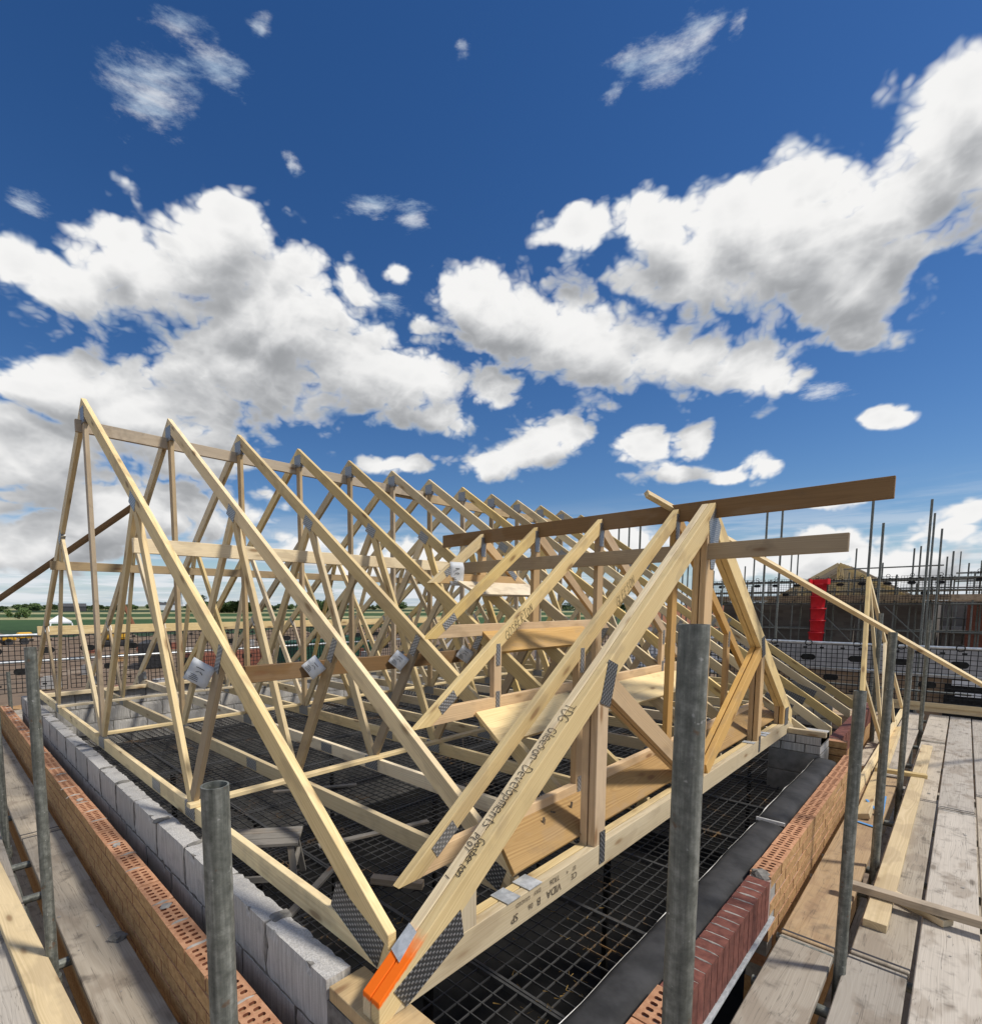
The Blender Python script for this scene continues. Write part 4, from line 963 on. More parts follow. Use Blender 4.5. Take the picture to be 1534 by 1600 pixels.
for (x, y) in ((.34, 3.03), (.33, 4.96)):
    tube('coupler', (x-.012, y-.05, PZ-.11), (x-.012, y+.05, PZ-.11), .036, 'galvanised', ls, False, 12); tube('coupler', (x, y, PZ-.15), (x, y, PZ-.07), .034, 'galvanised', ls, False, 12)
for x in (3.04, 4.46): tube('coupler', (x-.07, .29, PZ-.11), (x+.06, .29, PZ-.11), .034, 'strap_metal', rsf)
tube('guard_rail', (11.62, -1.6, .565), (11.62, 7.5, .565), .024, 'rail_metal', rsf); tube('guard_rail', (11.62, -1.6, .12), (11.62, 7.5, .12), .024, 'rail_metal', rsf)
tube('guard_rail', (-1.0, 11.05, .745), (11.6, 11.05, .745), .024, 'rail_metal', ls); tube('guard_rail', (-1, 11.05, .30), (11.6, 11.05, .30), .024, 'rail_metal', ls)
# boards: right platform, rows counted outward from the brick wall
def board(name, p0, p1, w, mat, label, group='scaffold boards', z=PZ, th=.038, bands=True):
    p0, p1 = V(p0), V(p1); p0.z = p1.z = z-th/2
    o = timber(name, p0, p1, th, w, mat, None, (0, 0, 1), .004)
    tag(o, label, 'board', group)
    if bands:
        d = (p1-p0).normalized()
        for q in (p0, p1):
            s = 1 if q == p0 else -1
            obj('end_band', boxmesh('end_band', .016, w+.002, th+.002, 'galvanised' if random.random() < .4 else 'dark_steel', 0), o, frame(d, (0, 0, 1), q+d*s*.03))
    return o
rows = [(.4715, .228, 'A'), (.187, .223, 'B'), (-.052, .224, 'C'), (-.290, .222, 'D'), (-.53, .225, 'E'), (-.765, .225, 'F')]
cuts = {'A': [.75, 3.16, 6.95, 11.4], 'B': [.75, 3.22, 6.3, 9.1, 11.4], 'C': [.75, 2.62, 6.15, 11.4], 'D': [1.0, 2.9, 6.8, 11.4], 'E': [1.0, 4.6, 8.5, 11.4], 'F': [2, 5.6, 9.5, 11.4]}
place = {'A': 'row nearest the front brick wall', 'B': 'second row out from the front brick wall', 'C': 'third row out from the front brick wall', 'D': 'fourth row out from the front brick wall', 'E': 'fifth row out from the front brick wall', 'F': 'outermost row of the right platform'}
for (y, w, k) in rows:
    c = cuts[k]
    for j in range(len(c)-1):
        mt = 'board_tan' if (k == 'A' and j == 1) or (k == 'F') else 'board_grey'
        dy = random.uniform(-.006, .006)
        board('scaffold_board', (c[j]+.008, y, 0), (c[j+1]-.008, y+dy, 0), w, mt, f'scaffold board, {ORD[j]} from the camera in the {place[k]}', z=PZ+random.uniform(-.006, .004))
lrows = [(.533, .240, 'row nearest the left brick wall'), (.197, .225, 'second row out from the left brick wall'), (-.05, .225, 'third row out from the left brick wall'), (-.30, .225, 'fourth row out from the left brick wall')]
for i, (x, w, pl) in enumerate(lrows):
    c = [(.6, 4.9, 8.8, 10.6), (.6, 3.75, 7.4, 10.6), (.6, 4.5, 8.4, 10.6), (.6, 3.9, 7.8, 10.6)][i]
    for j in range(3):
        board('scaffold_board', (x, c[j]+.008, 0), (x+random.uniform(-.005, .005), c[j+1]-.008, 0), w, 'board_grey', f'scaffold board, {ORD[j]} from the camera in the {pl}', z=PZ+random.uniform(-.006, .004))
for j in range(4):
    board('scaffold_board', (-1, 9.95+.24*j, 0), (2.9, 9.95+.24*j, 0), .225, 'board_grey', f'scaffold board crossing the far left corner, {ORD[j]} of four', z=PZ+.04)
    board('scaffold_board', (2.95, 9.95+.24*j, 0), (6.85, 9.95+.24*j, 0), .225, 'board_tan', f'scaffold board beyond the far block wall, {ORD[j]} of four, left length', z=PZ+.04)
    board('scaffold_board', (6.9, 9.95+.24*j, 0), (10.8, 9.95+.24*j, 0), .225, 'board_tan', f'scaffold board beyond the far block wall, {ORD[j]} of four, right length', z=PZ+.04)
for j in range(3):
    board('scaffold_board', (10.2+.25*j, .72, 0), (10.2+.25*j, 4.6, 0), .225, 'board_tan', f'scaffold board along the far right gable, {ORD[j]} of three', z=PZ+.04)
board('scaffold_board', (7.0, .66, 0), (9.8, .68, 0), .16, 'board_grey', 'pale narrow board beside the dark red soldier bricks', z=PZ+.05)
for k, (zz, y0, y1) in enumerate(((-.42, -1.5, 1.3), (-.35, -.4, 2.6))):
    long('toe_board', (11.5-.05*k, y0, zz), (11.5-.05*k, y1, zz), .035, .10 if k == 0 else .07, 'board_new', (1, 0, 0), ('lower', 'upper')[k]+' new toe board at the far end of the right platform')
# boards added below the platforms so the gaps above look dark
for k in range(7): board('scaffold_board', (.4, .45-.235*k, 0), (11.4, .45-.235*k, 0), .225, 'board_grey', f'board added under the right platform to darken its gaps, {ORD[k]} row out', z=-1.75, bands=False, group='boards added to darken the gaps')
for k in range(5): board('scaffold_board', (.52-.235*k, .6, 0), (.52-.235*k, 10.6, 0), .225, 'board_grey', f'board added under the left platform to darken its gaps, {ORD[k]} row out', z=-1.75, bands=False, group='boards added to darken the gaps')
# loose timbers on the platforms
long('loose_plank', (3.54, .235, PZ+.026), (8.60, .222, PZ+.026), .045, .10, 'board_new', (0, 0, 1), 'long new plank lying along the right platform')
long('loose_batten', (3.86, .42, PZ+.075), (3.90, -.75, PZ+.070), .042, .062, 'pine_dull', (0, 0, 1), 'batten lying across the new plank on the right platform')
long('loose_batten', (4.02, .21, PZ+.023), (3.86, -.045, PZ+.023), .038, .075, 'board_new', (0, 0, 1), 'short offcut lying beside the new plank')
long('loose_plank', (.315, 2.0, PZ+.026), (.175, 4.9, PZ+.026), .045, .115, 'board_new', (0, 0, 1), 'new plank lying along the left platform')
long('loose_batten', (5.35, .48, PZ+.03), (9.6, .56, PZ+.03), .045, .09, 'board_new', (0, .3, 1), 'new plank lying beside the leaning spare truss')
long('loose_batten', (6.9, .55, PZ+.06), (6.95, .16, PZ+.06), .04, .07, 'pine', (0, 0, 1), 'short batten lying across beside the leaning spare truss')
lump('mortar_clod', (.62, 3.02, PZ+.008), (.035, .045, .018), 'mortar', None, 900); tag(bpy.data.objects['mortar_clod'], 'lump of dried mortar on the left boards', 'mortar')
# dried mortar and sawdust crumbs trodden over the boards
rr = random.Random(77); vs, fs = [], []
def crumb(x, y, z, r):
    b0 = len(vs); n = 7; ph = rr.uniform(0, 6); ec = rr.uniform(.5, 1)
    for k in range(n): a = 2*math.pi*k/n+ph; q = r*rr.uniform(.6, 1.2); vs.append((x+q*math.cos(a), y+q*ec*math.sin(a), z+.0005))
    vs.append((x, y, z+r*rr.uniform(.15, .4)))
    for k in range(n): fs.append((b0+k, b0+(k+1) % n, b0+n))
for _ in range(420):
    if rr.random() < .55:
        x = rr.uniform(1.2, 8); y = rr.choice([r_[0] for r_ in rows])+rr.uniform(-.1, .1)
    else:
        x = rr.choice((.533, .197, -.05))+rr.uniform(-.1, .1); y = rr.uniform(1.4, 7)
    crumb(x, y, PZ+.0005, rr.choice((.003, .004, .006, .006, .010, .016)))
mo = obj('mortar_crumbs', mesh_from('mortar_crumbs', vs, fs, 'mortar_light', True)); mo['kind'] = 'stuff'; mo['label'] = 'dried mortar crumbs trodden over the scaffold boards'
# blue strap on the right boards
bs = thing('strap', 'blue plastic strap lying on the tan board beside the pole', 'strap', (5.3, .45, PZ))
timber('band', (5.25, .50, PZ+.012), (5.2, .36, PZ+.012), .003, .03, 'blue_strap', bs, (0, 0, 1), 0); timber('band', (5.28, .37, PZ+.014), (6.0, .40, PZ+.05), .003, .03, 'blue_strap', bs, (0, 0, 1), 0); timber('band', (5.5, .385, PZ+.03), (5.75, .50, PZ+.06), .003, .02, 'blue_strap', bs, (0, 0, 1), 0)
# spare truss leaning against the eaves
P_, Q_, A2 = V((6.05, .60, PZ+.05)), V((11.0, .60, PZ+.08)), V((8.55, .885, 1.575))
nn = (Q_-P_).cross(A2-P_).normalized()
stt = thing('spare_truss', 'small spare truss leaning against the eaves on the right platform', 'roof truss', P_)
timber('rafter', P_, A2, .036, .085, 'pine', stt, nn); timber('rafter', A2, Q_, .0355, .085, 'pine', stt, nn); timber('bottom_chord', P_, Q_, .034, .085, 'pine_pale', stt, nn)
Bk = P_.lerp(Q_, .42)
for k, q in enumerate((A2, P_.lerp(A2, .45), A2.lerp(Q_, .42))): timber('web', q, Bk, .032-.001*k, .07, 'pine', stt, nn)
timber('web', A2.lerp(Q_, .42), P_.lerp(Q_, .72), .030, .07, 'pine', stt, nn)

# black plastic mesh guards hung on the rails
def guardmesh():
    b = []; w, h = 1.25, .94; p = .078
    for k in range(int(w/p)+1): b.append(((-w/2+k*p-.005, -.006, 0), (-w/2+k*p+.005, .006, h)))
    for k in range(int(h/p)+1): b.append(((-w/2, -.005, k*p-.005), (w/2, .005, k*p+.005)))
    for (x, z) in ((-.40, .88), (-.15, .88), (.15, .88), (.40, .88), (-.3, .12), (.3, .12)): b.append(((x-.03, -.009, z-.014), (x+.03, .009, z+.014)))
    return b
gb = guardmesh(); gmesh = None
def oval(w, h):
    vs = []; n = 20
    for z in (-.010, .010):
        for k in range(n):
            a = 2*math.pi*k/n; c, s = math.cos(a), math.sin(a)
            vs.append(((w-h)*(1 if c > 0 else -1)*(abs(c) > .05)+h*c, z, h*s))
    fs = [tuple(range(n)), tuple(range(n, 2*n))[::-1]]+[(k, n+k, n+(k+1) % n, (k+1) % n) for k in range(n)]
    return mesh_from('oval_badge', vs, fs, 'black_plastic')
OV = oval(.11, .055)
hk = bpy.data.meshes.new('hook')
bmh = bmesh.new()
for k in range(14):
    a = 2*math.pi*k/14
    for j in range(5):
        b2 = 2*math.pi*j/5; r_ = .05+.009*math.cos(b2); bmh.verts.new((r_*math.cos(a), .009*math.sin(b2), r_*math.sin(a)))
bmh.verts.ensure_lookup_table()
for k in range(14):
    for j in range(5): bmh.faces.new([bmh.verts[i] for i in (k*5+j, k*5+(j+1) % 5, ((k+1) % 14)*5+(j+1) % 5, ((k+1) % 14)*5+j)])
bmh.to_mesh(hk); bmh.free(); hk.materials.append(MATS['black_plastic'])
def guard(c, rz, label, grp):
    global gmesh
    mm = Matrix.Translation(V(c)) @ Matrix.Rotation(rz+random.uniform(-.02, .02), 4, 'Z') @ Matrix.Rotation(random.uniform(-.015, .015), 4, 'Y')
    t = thing('brick_guard', label, 'guard', c, grp)
    if gmesh is None: g_ = multi('mesh_grid', gb, 'black_plastic', t, mm); gmesh = g_.data
    else: g_ = obj('mesh_grid', gmesh, t, mm)
    for (x, z) in ((-.35, .70), (.35, .70), (0, .35)): obj('oval_badge', OV, g_, mm @ Matrix.Translation((x, 0, z)))
    for x in (-.35, .35): obj('hook', hk, g_, mm @ Matrix.Translation((x, 0, .965)))
for k in range(4):
    guard((11.60, 2.9-1.27*k, -.40), math.pi/2, f'black mesh guard at the far end of the right platform, {ORD[k]} from the roof', 'mesh guards at the far right end')
for k in range(8):
    guard((-.2+1.3*k, 11.03, -.215), 0, f'black mesh guard beyond the far block wall, {ORD[k]} from the left', 'mesh guards along the far side')
for k in range(3):
    guard((11.60, 4.2+1.27*k, -.40), math.pi/2, f'black mesh guard behind the far gable trusses, {ORD[k]} along', 'mesh guards at the far right gable')

# tall scaffold poles round the neighbouring plots
POLES = [(14.88,3.56,3.65),(15.34,3.34,3.67),(21.85,5.56,2.97),(24.84,6.65,2.88),(25.91,5.23,3.36),(26.26,5.07,3.37),(14.41,1.51,3.45),(14.75,1.35,3.00),(24.57,2.95,3.32),(24.48,1.37,3.20),(24.79,1.22,3.29),(15.75,0.66,3.54),(18.96,0.72,3.64),(21.02,0.62,3.44),(36.17,0.33,3.85),(14.18,7.04,3.46),(14.48,6.88,3.53),(12.83,5.81,3.27),(20.09,8.14,2.83),(19.00,7.03,2.88),(19.20,6.93,2.89),(21.34,7.51,2.86),(20.55,6.20,2.18)]
ns = thing('scaffold', 'tall galvanised scaffold poles between this house and the next', 'scaffold', (14, 3, GZ))
for (x, y, z) in POLES: tube('standard', (x, y, GZ), (x, y, z), .0242 if x < 20 else .026, 'galvanised', ns, False, 10)
tube('ledger', (24.4, .6, 2.58), (24.6, 3.3, 2.58), .024, 'galvanised', ns); tube('ledger', (15.2, -.2, -.6), (15.2, 7.2, -.6), .024, 'galvanised', ns)

rq = random.Random(91)
for k in range(22):
    y = rq.uniform(-.6, 3.2) if k < 14 else rq.uniform(5.0, 9.0); x = rq.uniform(24.0, 30.0)
    tube('standard', (x, y*x/25, GZ), (x, y*x/25, rq.uniform(1.9, 3.1)), .026, 'galvanised', ns, False, 8)
for (z, y0, y1) in ((.75, -1, 3.2), (1.9, -1.2, 3.4), (2.2, -1.2, 3.4)): tube('ledger', (27.5, y0, z), (27.5, y1, z), .026, 'galvanised', ns, False, 8)
# ------------------------------------------------------------------ neighbouring house with scaffold, trusses and red chute
HX = 25.5
nh = thing('house', 'scaffolded house under construction behind the red chute', 'house', (HX+3, 3.5, GZ))
HY0, HY1, HT = .8, 7.6, 1.345
multi('wall', [((HX, HY0, GZ), (HX+.3, HY0+1.1, HT)), ((HX, HY0+2.2, GZ), (HX+.3, HY1, HT)), ((HX, HY0+1.1, GZ), (HX+.3, HY0+2.2, -1.6)), ((HX, HY0+1.1, .65), (HX+.3, HY0+2.2, HT)),
               ((HX+.3, HY0, GZ), (HX+8, HY0+.3, HT)), ((HX+.3, HY1-.3, GZ), (HX+8, HY1, HT)), ((HX+7.7, HY0+.3, GZ), (HX+8, HY1-.3, HT))], 'grey_house', nh, Matrix.Identity(4))
rf = None
yc, za = 3.6, 2.85
for k in range(7):
    x = HX+.2+k*.9
    for s in (-1, 1): timber('rafter', (x, yc+s*2.5, 1.25), (x, yc, za), .05, .14, 'pine_dull' if k else 'pine', nh, (1, 0, 0))
    timber('tie', (x, yc-2.4, 1.27), (x, yc+2.4, 1.27), .045, .12, 'pine_dull', nh, (1, 0, 0))
    for f in (.25, .5, .75): timber('web', (x, yc-2.5+5*f, 1.3), (x, yc-2.5+5*f, 1.3+1.5*(1-abs(2*f-1))), .04, .09, 'pine', nh, (1, 0, 0))
prism('gable_panel', [V((HX+3.08, yc-2.3, 1.32)), V((HX+3.08, yc+2.3, 1.32)), V((HX+3.08, yc, 2.72))], (1, 0, 0), .02, 'pine', nh, xdir=V((0, 1, 0)), ch=0)
hs_ = thing('scaffold', 'scaffold with boarded lift in front of the neighbouring house', 'scaffold', (HX-1.3, 3.5, GZ))
rr = random.Random(5)
for k in range(9):
    y = -.2+k*.98
    for dx in (-.25, -1.45): tube('standard', (HX+dx, y+rr.uniform(-.1, .1), GZ), (HX+dx, y+rr.uniform(-.1, .1), rr.choice((1.9, 2.3, 2.6, 2.1))), .026, 'galvanised', hs_, False, 8)
for dx in (-.25, -1.5):
    for z in (-3, -.9, .35, 1.28, 1.75, 2.15): tube('ledger', (HX+dx, -.9, z), (HX+dx, 8.2, z), .026, 'galvanised', hs_, False, 8)
for k in range(4):
    y = .2+k*2.0; tube('brace', (HX-1.52, y, -.85), (HX-1.52, y+1.8, 1.2), .02, 'galvanised', hs_, False, 8)
for k in range(5): box('board', (HX-1.45+.24*k, -.9, 1.36), (HX-1.23+.24*k, 8.2, 1.40), 'board_tan', hs_, 0)
box('toe_board', (HX-1.50, -.9, 1.41), (HX-1.47, 8.2, 1.60), 'board_tan', hs_, 0)
for k in range(5): box('board', (HX-1.45+.24*k, -.9, -.82), (HX-1.23+.24*k, 8.2, -.78), 'board_grey', hs_, 0)
for k in range(6):
    guard((HX-1.58, 1.0+1.32*k, 1.30), math.pi/2, f'small distant mesh guard on the neighbouring scaffold, {ORD[k]} from the right', 'mesh guards on the neighbouring scaffold')
# red rubbish chute
ch = thing('rubbish_chute', 'bright red segmented rubbish chute hanging on the scaffold', 'chute', (HX-2, 3.72, GZ))
for k in range(16):
    z1 = 2.02-k*.44
    vs, fs = [], []; n = 20
    for (rr_, z) in ((.232, z1), (.232, z1-.035), (.212, z1-.05), (.192, z1-.40), (.188, z1-.46)):
        for i in range(n): a = 2*math.pi*i/n; vs.append((rr_*math.cos(a), rr_*math.sin(a), z))
    for j in range(4):
        for i in range(n): fs.append((j*n+i, j*n+(i+1) % n, (j+1)*n+(i+1) % n, (j+1)*n+i))
    o = obj('chute_section', mesh_from('chute_section', vs, fs[::-1], 'red_plastic', True), ch, Matrix.Translation((HX-2.05+.012*math.sin(k), 3.82+.015*math.sin(k*1.7), 0)))
    o.modifiers.new('thickness', 'SOLIDIFY').thickness = .02
    for s in (-1, 1): tube('chain', (HX-2.05, 3.82+s*.236, z1-.02), (HX-2.05, 3.82+s*.225, z1-.44), .012, 'dark_steel', ch, False, 6)
multi('hopper', [((HX-2.35, 3.54, 2.0), (HX-1.75, 3.57, 2.2)), ((HX-2.35, 4.07, 2.0), (HX-1.75, 4.10, 2.2)), ((HX-1.78, 3.57, 2.0), (HX-1.75, 4.07, 2.2))], 'red_plastic', ch, Matrix.Identity(4))
# long low building close behind the right guards
lb = thing('building', 'low tan brick building with white insulation band behind the right mesh guards', 'building', (19, -2, GZ))
multi('wall', [((18.6, -7.5, GZ), (19, 5.6, -.35))], 'buff_house', lb, Matrix.Identity(4))
for k in range(10):
    y0 = -7.4+k*1.3; box('insulation_panel', (18.52, y0, -.62), (18.598, y0+1.295, .12), 'insulation', lb, .004)
for k in range(5):
    y0 = -6.4+k*2.4; box('window_opening', (18.58, y0, -2.6), (18.597, y0+1.2, -1.35), 'glass_dark', lb, .004)
box('banner', (18.49, -.95, -1.7), (18.515, .25, -.75), 'black_plastic', lb, 0)
for k, (z, w, h) in enumerate(((-.72, .95, .13), (-1.0, .8, .10), (-1.35, .5, .05))): box('banner_stripe', (18.475, -.35-w/2, z-h/2), (18.489, -.35+w/2, z+h/2), 'white_sheet', lb, 0)
db = thing('building', 'dark building shell added to fill the shadowed gap behind the right scaffold', 'building', (38, -1, GZ))
multi('wall', [((38, -6, GZ), (38.3, 2.9, 1.45))], 'grey_house', db, Matrix.Identity(4))  # added wall standing in for a shadowed area beyond the scaffold
box('floor_slab', (37.6, -6, -.1), (40, 2.8, .15), 'block_dark', db, 0)
# house at the right edge with dark red brick
rh = thing('house', 'dark red brick house shell with scaffold at the right edge', 'house', (27, -3, GZ))
multi('wall', [((26, -8.0, GZ), (26.3, -.05, 1.25)), ((26.3, -.35, GZ), (33, -.05, 1.25))], 'red_house_brick', rh, Matrix.Identity(4))
box('roof_edge', (25.7, -8, 1.25), (33, -.9, 1.5), 'rust_tile', rh)
timber('rafter', (25.6, -1.2, .95), (25.6, -6.5, 2.9), .06, .15, 'pine_pale', rh, (1, 0, 0))
rs2 = thing('scaffold', 'scaffold with railings at the far right edge', 'scaffold', (24.6, -3, GZ))
for k in range(6): tube('standard', (24.9, -.35-.9*k, GZ), (24.9, -.35-.9*k, 2.35), .026, 'galvanised', rs2, False, 8)
for z in (-.9, .3, 1.75, 2.05, 2.32): tube('ledger', (24.85, -6, z), (24.85, .3, z), .026, 'galvanised', rs2, False, 8)
box('board', (24.3, -6, 1.36), (25.5, .35, 1.42), 'board_tan', rs2, 0)
for k in range(3): guard((24.8, -.6-1.32*k, 1.42), math.pi/2, f'distant mesh guard on the right edge scaffold, {ORD[k]} from the left', 'mesh guards on the right edge scaffold')

# ------------------------------------------------------------------ far site and countryside on the left
def pol(u, dist):    # ground spot seen under a bearing (degrees from +Y towards +X)
    return V((dist*math.sin(R(u)), dist*math.cos(R(u)), GZ))
def pallet(p, rz, kind, label):
    t = thing('pallet_stack', label, 'pallet', p, 'pallets of materials on the site'); m0 = Matrix.Translation(p) @ Matrix.Rotation(rz, 4, 'Z')
    multi('pallet', [((-.6, -.5+.22*k, .1), (.6, -.36+.22*k, .13)) for k in range(5)]+[((-.6+.5*k, -.5, 0), (-.5+.5*k, .5, .1)) for k in range(3)], 'board_tan', t, m0)
    mat = {'brick': 'buff_face', 'block': 'aerated_block', 'wrap': 'insulation', 'red': 'red_house_brick', 'dark': 'dark_steel'}[kind]
    for k in range(2): obj('pack', boxmesh('pack', 1.1, .46, .9, mat, .02), t, m0 @ Matrix.Translation((0, -.24+.48*k, .585)))
    return t
rr = random.Random(21)
kinds = ['brick', 'block', 'wrap', 'red', 'dark', 'wrap', 'brick']
words = {'brick': 'tan bricks', 'block': 'grey blocks', 'wrap': 'grey wrapped goods', 'red': 'red bricks', 'dark': 'dark crates'}
for k in range(54):
    kd = kinds[k % 7]; pallet(pol(rr.uniform(4, 58), rr.uniform(30, 86)), rr.uniform(0, 3), kd, f'pallet stacked with {words[kd]} out on the site')
def container(p, rz, mat, label, l=6, w=2.4, h=2.5):
    t = thing('site_container', label, 'container', p); m0 = Matrix.Translation(p) @ Matrix.Rotation(rz, 4, 'Z')
    obj('body', boxmesh('body', l, w, h, mat, .03), t, m0 @ Matrix.Translation((0, 0, h/2+.15)))
    multi('rib', [((-l/2+.25+.3*k, s*(w/2+.03)-.03, .3), (-l/2+.37+.3*k, s*(w/2+.03)+.03, h)) for k in range(int(l/.3)) for s in (-1, 1)], mat, t, m0)
    for s in (-1, 1): obj('door', boxmesh('door', .06, w*.46, h*.88, mat, .01), t, m0 @ Matrix.Translation((l/2+.03, s*w*.24, h/2+.15)))
    return t
container(pol(30, 58), .5, 'green_paint', 'dark green steel container out on the site')
container(pol(35, 66), .3, 'green_paint', 'second green container, further right on the site')
container(pol(16, 62), 1.2, 'dark_steel', 'dark steel container beyond the left mesh guards')
container(pol(22, 47), .2, 'red_house_brick', 'rust red container beyond the left mesh guards')
container(pol(46, 80), .9, 'white_sheet', 'white site cabin seen through the middle trusses')
# excavator
ex = thing('excavator', 'yellow excavator with raised dark boom on the site', 'excavator', pol(12.8, 96)); p = pol(12.8, 96); m0 = Matrix.Translation(p) @ Matrix.Rotation(-.5, 4, 'Z')
for s in (-1, 1): obj('track', boxmesh('track', 4.2, .7, .95, 'dark_steel', .3), ex, m0 @ Matrix.Translation((0, s*1.1, .5)))
obj('body', boxmesh('body', 3.6, 2.6, 1.2, 'yellow_paint', .15), ex, m0 @ Matrix.Translation((-.3, 0, 1.7)))
cb_ = obj('cab', boxmesh('cab', 1.5, 1.0, 1.5, 'glass_dark', .12), ex, m0 @ Matrix.Translation((.9, .75, 2.6)))
obj('counterweight', boxmesh('counterweight', .9, 2.5, 1.1, 'dark_steel', .2), ex, m0 @ Matrix.Translation((-2.2, 0, 1.75)))
o = timber('boom', p+V((.6, 0, 2.2)), p+V((1.0, 0, 7.2)), .45, .8, 'dark_steel', ex, (0, 1, 0), .05); o2 = timber('arm', p+V((1.0, .02, 7.4)), p+V((2.6, .02, 3.2)), .35, .5, 'rust_tile', ex, (0, 1, 0), .05)
obj('bucket', boxmesh('bucket', .9, 1.1, .9, 'dark_steel', .2), ex, Matrix.Translation(p+V((2.7, 0, 2.7))))
dg_ = thing('site_dumper', 'small yellow dumper at the left edge of the site', 'dumper', pol(5.5, 108)); p = pol(5.5, 108); m0 = Matrix.Translation(p)
obj('skip', boxmesh('skip', 2.0, 1.8, 1.0, 'yellow_paint', .2), dg_, m0 @ Matrix.Translation((1.1, 0, 1.5))); obj('body', boxmesh('body', 1.8, 1.4, .9, 'yellow_paint', .15), dg_, m0 @ Matrix.Translation((-.9, 0, 1.2)))
for sx in (-1, 1):
    for sy in (-1, 1): tube('wheel', p+V((sx*1.0, sy*.6, .55)), p+V((sx*1.0, sy*1.0, .55)), .55, 'dark_steel', dg_, False, 16)
# white tent
tp = pol(8.6, 150); tt = thing('white_tent', 'small white gazebo tent at the edge of the green field', 'tent', tp); m0 = Matrix.Translation(tp) @ Matrix.Rotation(-.15, 4, 'Z')
for sx in (-1, 1):
    for sy in (-1, 1): timber('leg', tp+V((sx*2.4, sy*2.4, 0)), tp+V((sx*2.0, sy*2.0, 2.3)), .25, .25, 'white_sheet', tt, (1, 0, 0))
obj('canopy', mesh_from('canopy', [(-2.3, -2.3, 2.2), (2.3, -2.3, 2.2), (2.3, 2.3, 2.2), (-2.3, 2.3, 2.2), (0, 0, 4.2), (-2.3, -2.3, 2.6), (2.3, -2.3, 2.6), (2.3, 2.3, 2.6), (-2.3, 2.3, 2.6)], [(0, 1, 6, 5), (1, 2, 7, 6), (2, 3, 8, 7), (3, 0, 5, 8), (5, 6, 4), (6, 7, 4), (7, 8, 4), (8, 5, 4), (3, 2, 1, 0)], 'white_sheet'), tt, m0)
# earth bank
vs, fs = [], []; n = 60
for i in range(n+1):
    a = R(-6+70*i/n); d0 = 112+6*math.sin(i*.7)
    h = .9+.7*math.sin(i*.9)+.5*math.sin(i*2.3+1)
    for (dd, hh) in ((-5, .05), (-2, max(h, .3)*.8), (1, max(h, .3)), (5, .05)): vs.append(((d0+dd)*math.sin(a), (d0+dd)*math.cos(a), GZ+hh))
for i in range(n):
    for j in range(3): fs.append((i*4+j, (i+1)*4+j, (i+1)*4+j+1, i*4+j+1))
struct(obj('earth_bank', mesh_from('earth_bank', vs, fs, 'site_earth', True)), 'low bank of dug earth between site and field')
# trees and far sheds
def treemesh(seed, h, w, mat, n=70, ls=1.):
    r_ = random.Random(seed); vs, fs = [], []
    cl = [(r_.uniform(-.5, .5)*w, r_.uniform(-.5, .5)*w, h*r_.uniform(.22, .85), r_.uniform(.16, .3)*w) for _ in range(11)]
    for (cx, cy, cz, cr) in cl:
        for _ in range(n):
            a, b2 = r_.uniform(0, 6.28), math.acos(r_.uniform(-1, 1)); q = cr*r_.uniform(.6, 1.08)
            c = V((cx+q*math.sin(b2)*math.cos(a), cy+q*math.sin(b2)*math.sin(a), cz+q*.85*math.cos(b2))); s = w*r_.uniform(.035, .07)*ls
            u = V((r_.gauss(0, 1), r_.gauss(0, 1), r_.gauss(0, 1))).normalized(); v = u.orthogonal().normalized(); b0 = len(vs)
            vs += [c-u*s-v*s*.6, c+u*s-v*s*.4, c+u*s*.6+v*s, c-u*s*.8+v*s*.7]; fs.append((b0, b0+1, b0+2, b0+3))
    return mesh_from('crown', vs, fs, mat)
def trunkmesh(h):
    vs, fs = [], []; prof = ((.045, 0), (.03, .25), (.022, .5), (.01, .75))
    for (r0, z) in prof:
        for k in range(7): a = 6.283*k/7; vs.append((r0*h*math.cos(a), r0*h*math.sin(a), z*h))
    for j in range(3):
        for k in range(7): fs.append((j*7+k, j*7+(k+1) % 7, j*7+7+(k+1) % 7, j*7+7+k))
    for (a, zz) in ((.5, .35), (2.6, .42), (4.4, .5)):
        b0 = len(vs); d = V((math.cos(a), math.sin(a), .9)).normalized()*h*.3; o_ = V((0, 0, zz*h)); s = V((-math.sin(a), math.cos(a), 0))*h*.012
        vs += [o_-s, o_+s, o_+d, o_+V((0, 0, h*.03))]; fs += [(b0, b0+1, b0+2), (b0+1, b0+3, b0+2), (b0+3, b0, b0+2)]
    return mesh_from('trunk', vs, fs, 'bark')
protos = []
for k in range(6): protos.append((treemesh(50+k, 10, (9, 8, 10, 7, 11, 9)[k], ('leaf', 'leaf', 'leaf_light')[k % 3]), trunkmesh(10)))
protos.append((treemesh(80, 10, 9, 'leaf_light', 420, .42), trunkmesh(10)))
protos.insert(6, (treemesh(70, 15, 4.5, 'leaf'), trunkmesh(15)))
rr = random.Random(33)
def tree(u, dist, s, k, label, grp):
    p = pol(u, dist); t = thing('tree', label, 'tree', p, grp); m0 = Matrix.Translation(p) @ Matrix.Rotation(rr.uniform(0, 6), 4, 'Z') @ Matrix.Diagonal((s*rr.uniform(1.1, 1.9), s*rr.uniform(1.1, 1.9), s, 1))
    obj('crown', protos[k][0], t, m0); obj('trunk', protos[k][1], t, m0)
for k in range(110):
    u = rr.uniform(2, 40); tree(u, rr.uniform(640, 1000), rr.uniform(.6, 1.15)*(1.2 if 16 < u < 25 or 29 < u < 34 else .75), rr.randrange(6), 'dark tree in the line along the horizon', 'trees along the horizon')
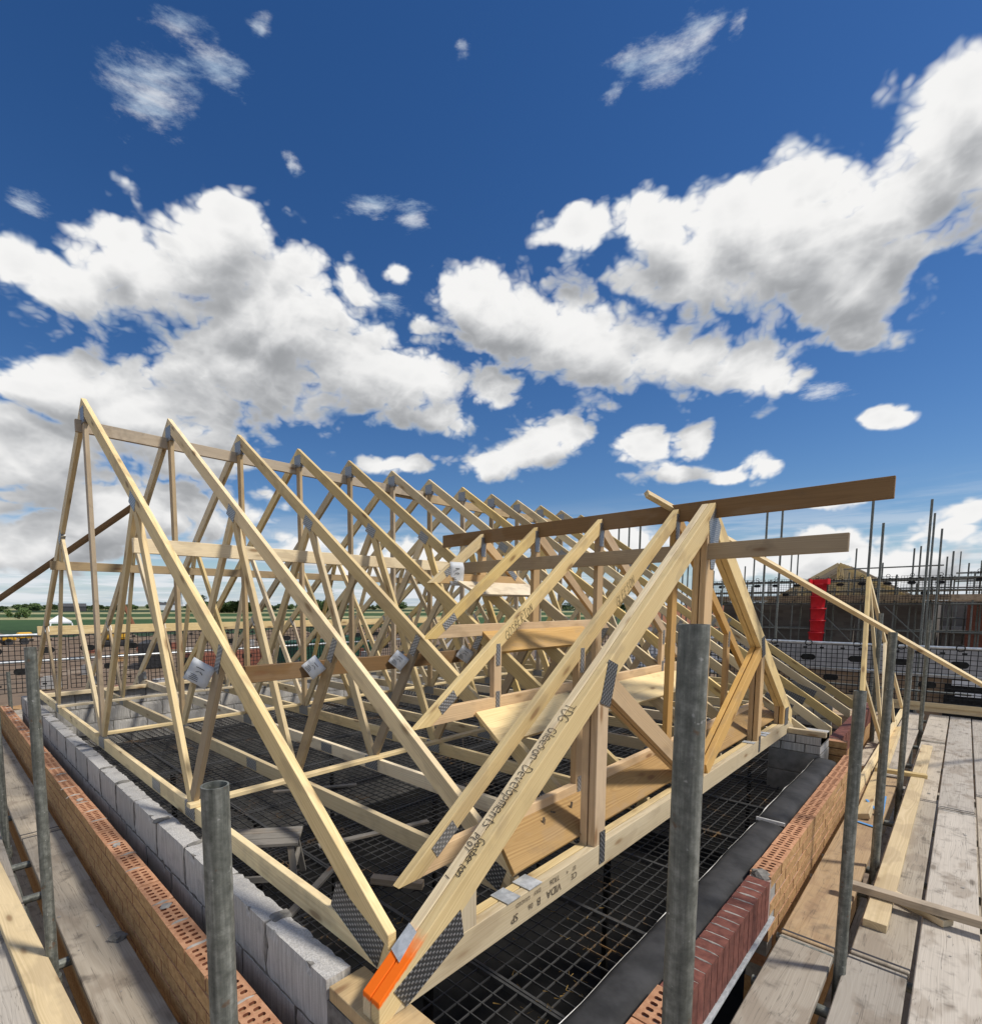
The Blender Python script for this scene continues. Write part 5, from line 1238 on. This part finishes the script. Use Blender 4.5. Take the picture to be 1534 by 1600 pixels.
for k in range(20): tree(rr.uniform(19.5, 25.5), rr.uniform(420, 500), rr.uniform(.75, 1.0), rr.randrange(6), 'bushy tree in the copse behind the green field', 'trees of the copse')
for k in range(7): tree(rr.uniform(30.5, 34), rr.uniform(400, 440), rr.uniform(.8, 1.0), rr.randrange(6), 'bushy tree in the second copse further right', 'trees of the second copse')
tree(20.3, 385, 1.0, 6, 'tall narrow poplar rising above the copse', None); tree(31.4, 405, .8, 6, 'tall narrow poplar in the second copse', None)
tree(5.8, 300, .55, 2, 'round green bush at the left edge of the fields', None)
for k in range(26): tree(rr.uniform(40, 66), rr.uniform(640, 1000), rr.uniform(.6, 1.1), rr.randrange(6), 'distant tree behind the roof trusses', 'trees behind the roof trusses')
for k in range(8): tree(rr.uniform(69, 76), rr.uniform(80, 130), rr.uniform(.5, .72), 7, 'green tree in the gap left of the neighbouring house', 'trees beyond the gable')
def shed(u, dist, l, w, h, mat, roof, label):
    p = pol(u, dist); t = thing('barn', label, 'barn', p); m0 = Matrix.Translation(p) @ Matrix.Rotation(-R(u), 4, 'Z')
    obj('wall', boxmesh('wall', l, w, h, mat, 0), t, m0 @ Matrix.Translation((0, 0, h/2)))
    obj('roof', mesh_from('roof', [(-l/2-.4, -w/2-.4, h-.1), (l/2+.4, -w/2-.4, h-.1), (l/2+.4, w/2+.4, h-.1), (-l/2-.4, w/2+.4, h-.1), (-l/2-.4, 0, h+w*.25), (l/2+.4, 0, h+w*.25)], [(0, 1, 5, 4), (2, 3, 4, 5), (0, 4, 3), (1, 2, 5), (3, 2, 1, 0)], roof), t, m0)
shed(9.6, 620, 22, 12, 5, 'tar_roof', 'tar_roof', 'long dark barn on the horizon at the left')
shed(17.2, 700, 18, 10, 7, 'white_sheet', 'tar_roof', 'pale farmhouse on the horizon')
shed(71, 60, 12, 8, 4.4, 'white_sheet', 'rust_tile', 'pale low building seen past the girder apex')
# pylons
for (u, d0, h) in ((18.4, 900, 34), (33.2, 950, 34)):
    p = pol(u, d0); t = thing('pylon', 'electricity pylon on the horizon '+('left of the copse' if u < 20 else 'right of the copse'), 'pylon', p)
    for sx in (-1, 1):
        for sy in (-1, 1): timber('leg', p+V((sx*2.5, sy*2.5, 0)), p+V((sx*.3, sy*.3, h)), .35, .35, 'dark_steel', t, (1, 0, 0), 0)
    for z in (.68, .8, .92): timber('cross_arm', p+V((-4.5, 0, h*z)), p+V((4.5, 0, h*z)), .4, .4, 'dark_steel', t, (0, 1, 0), 0)
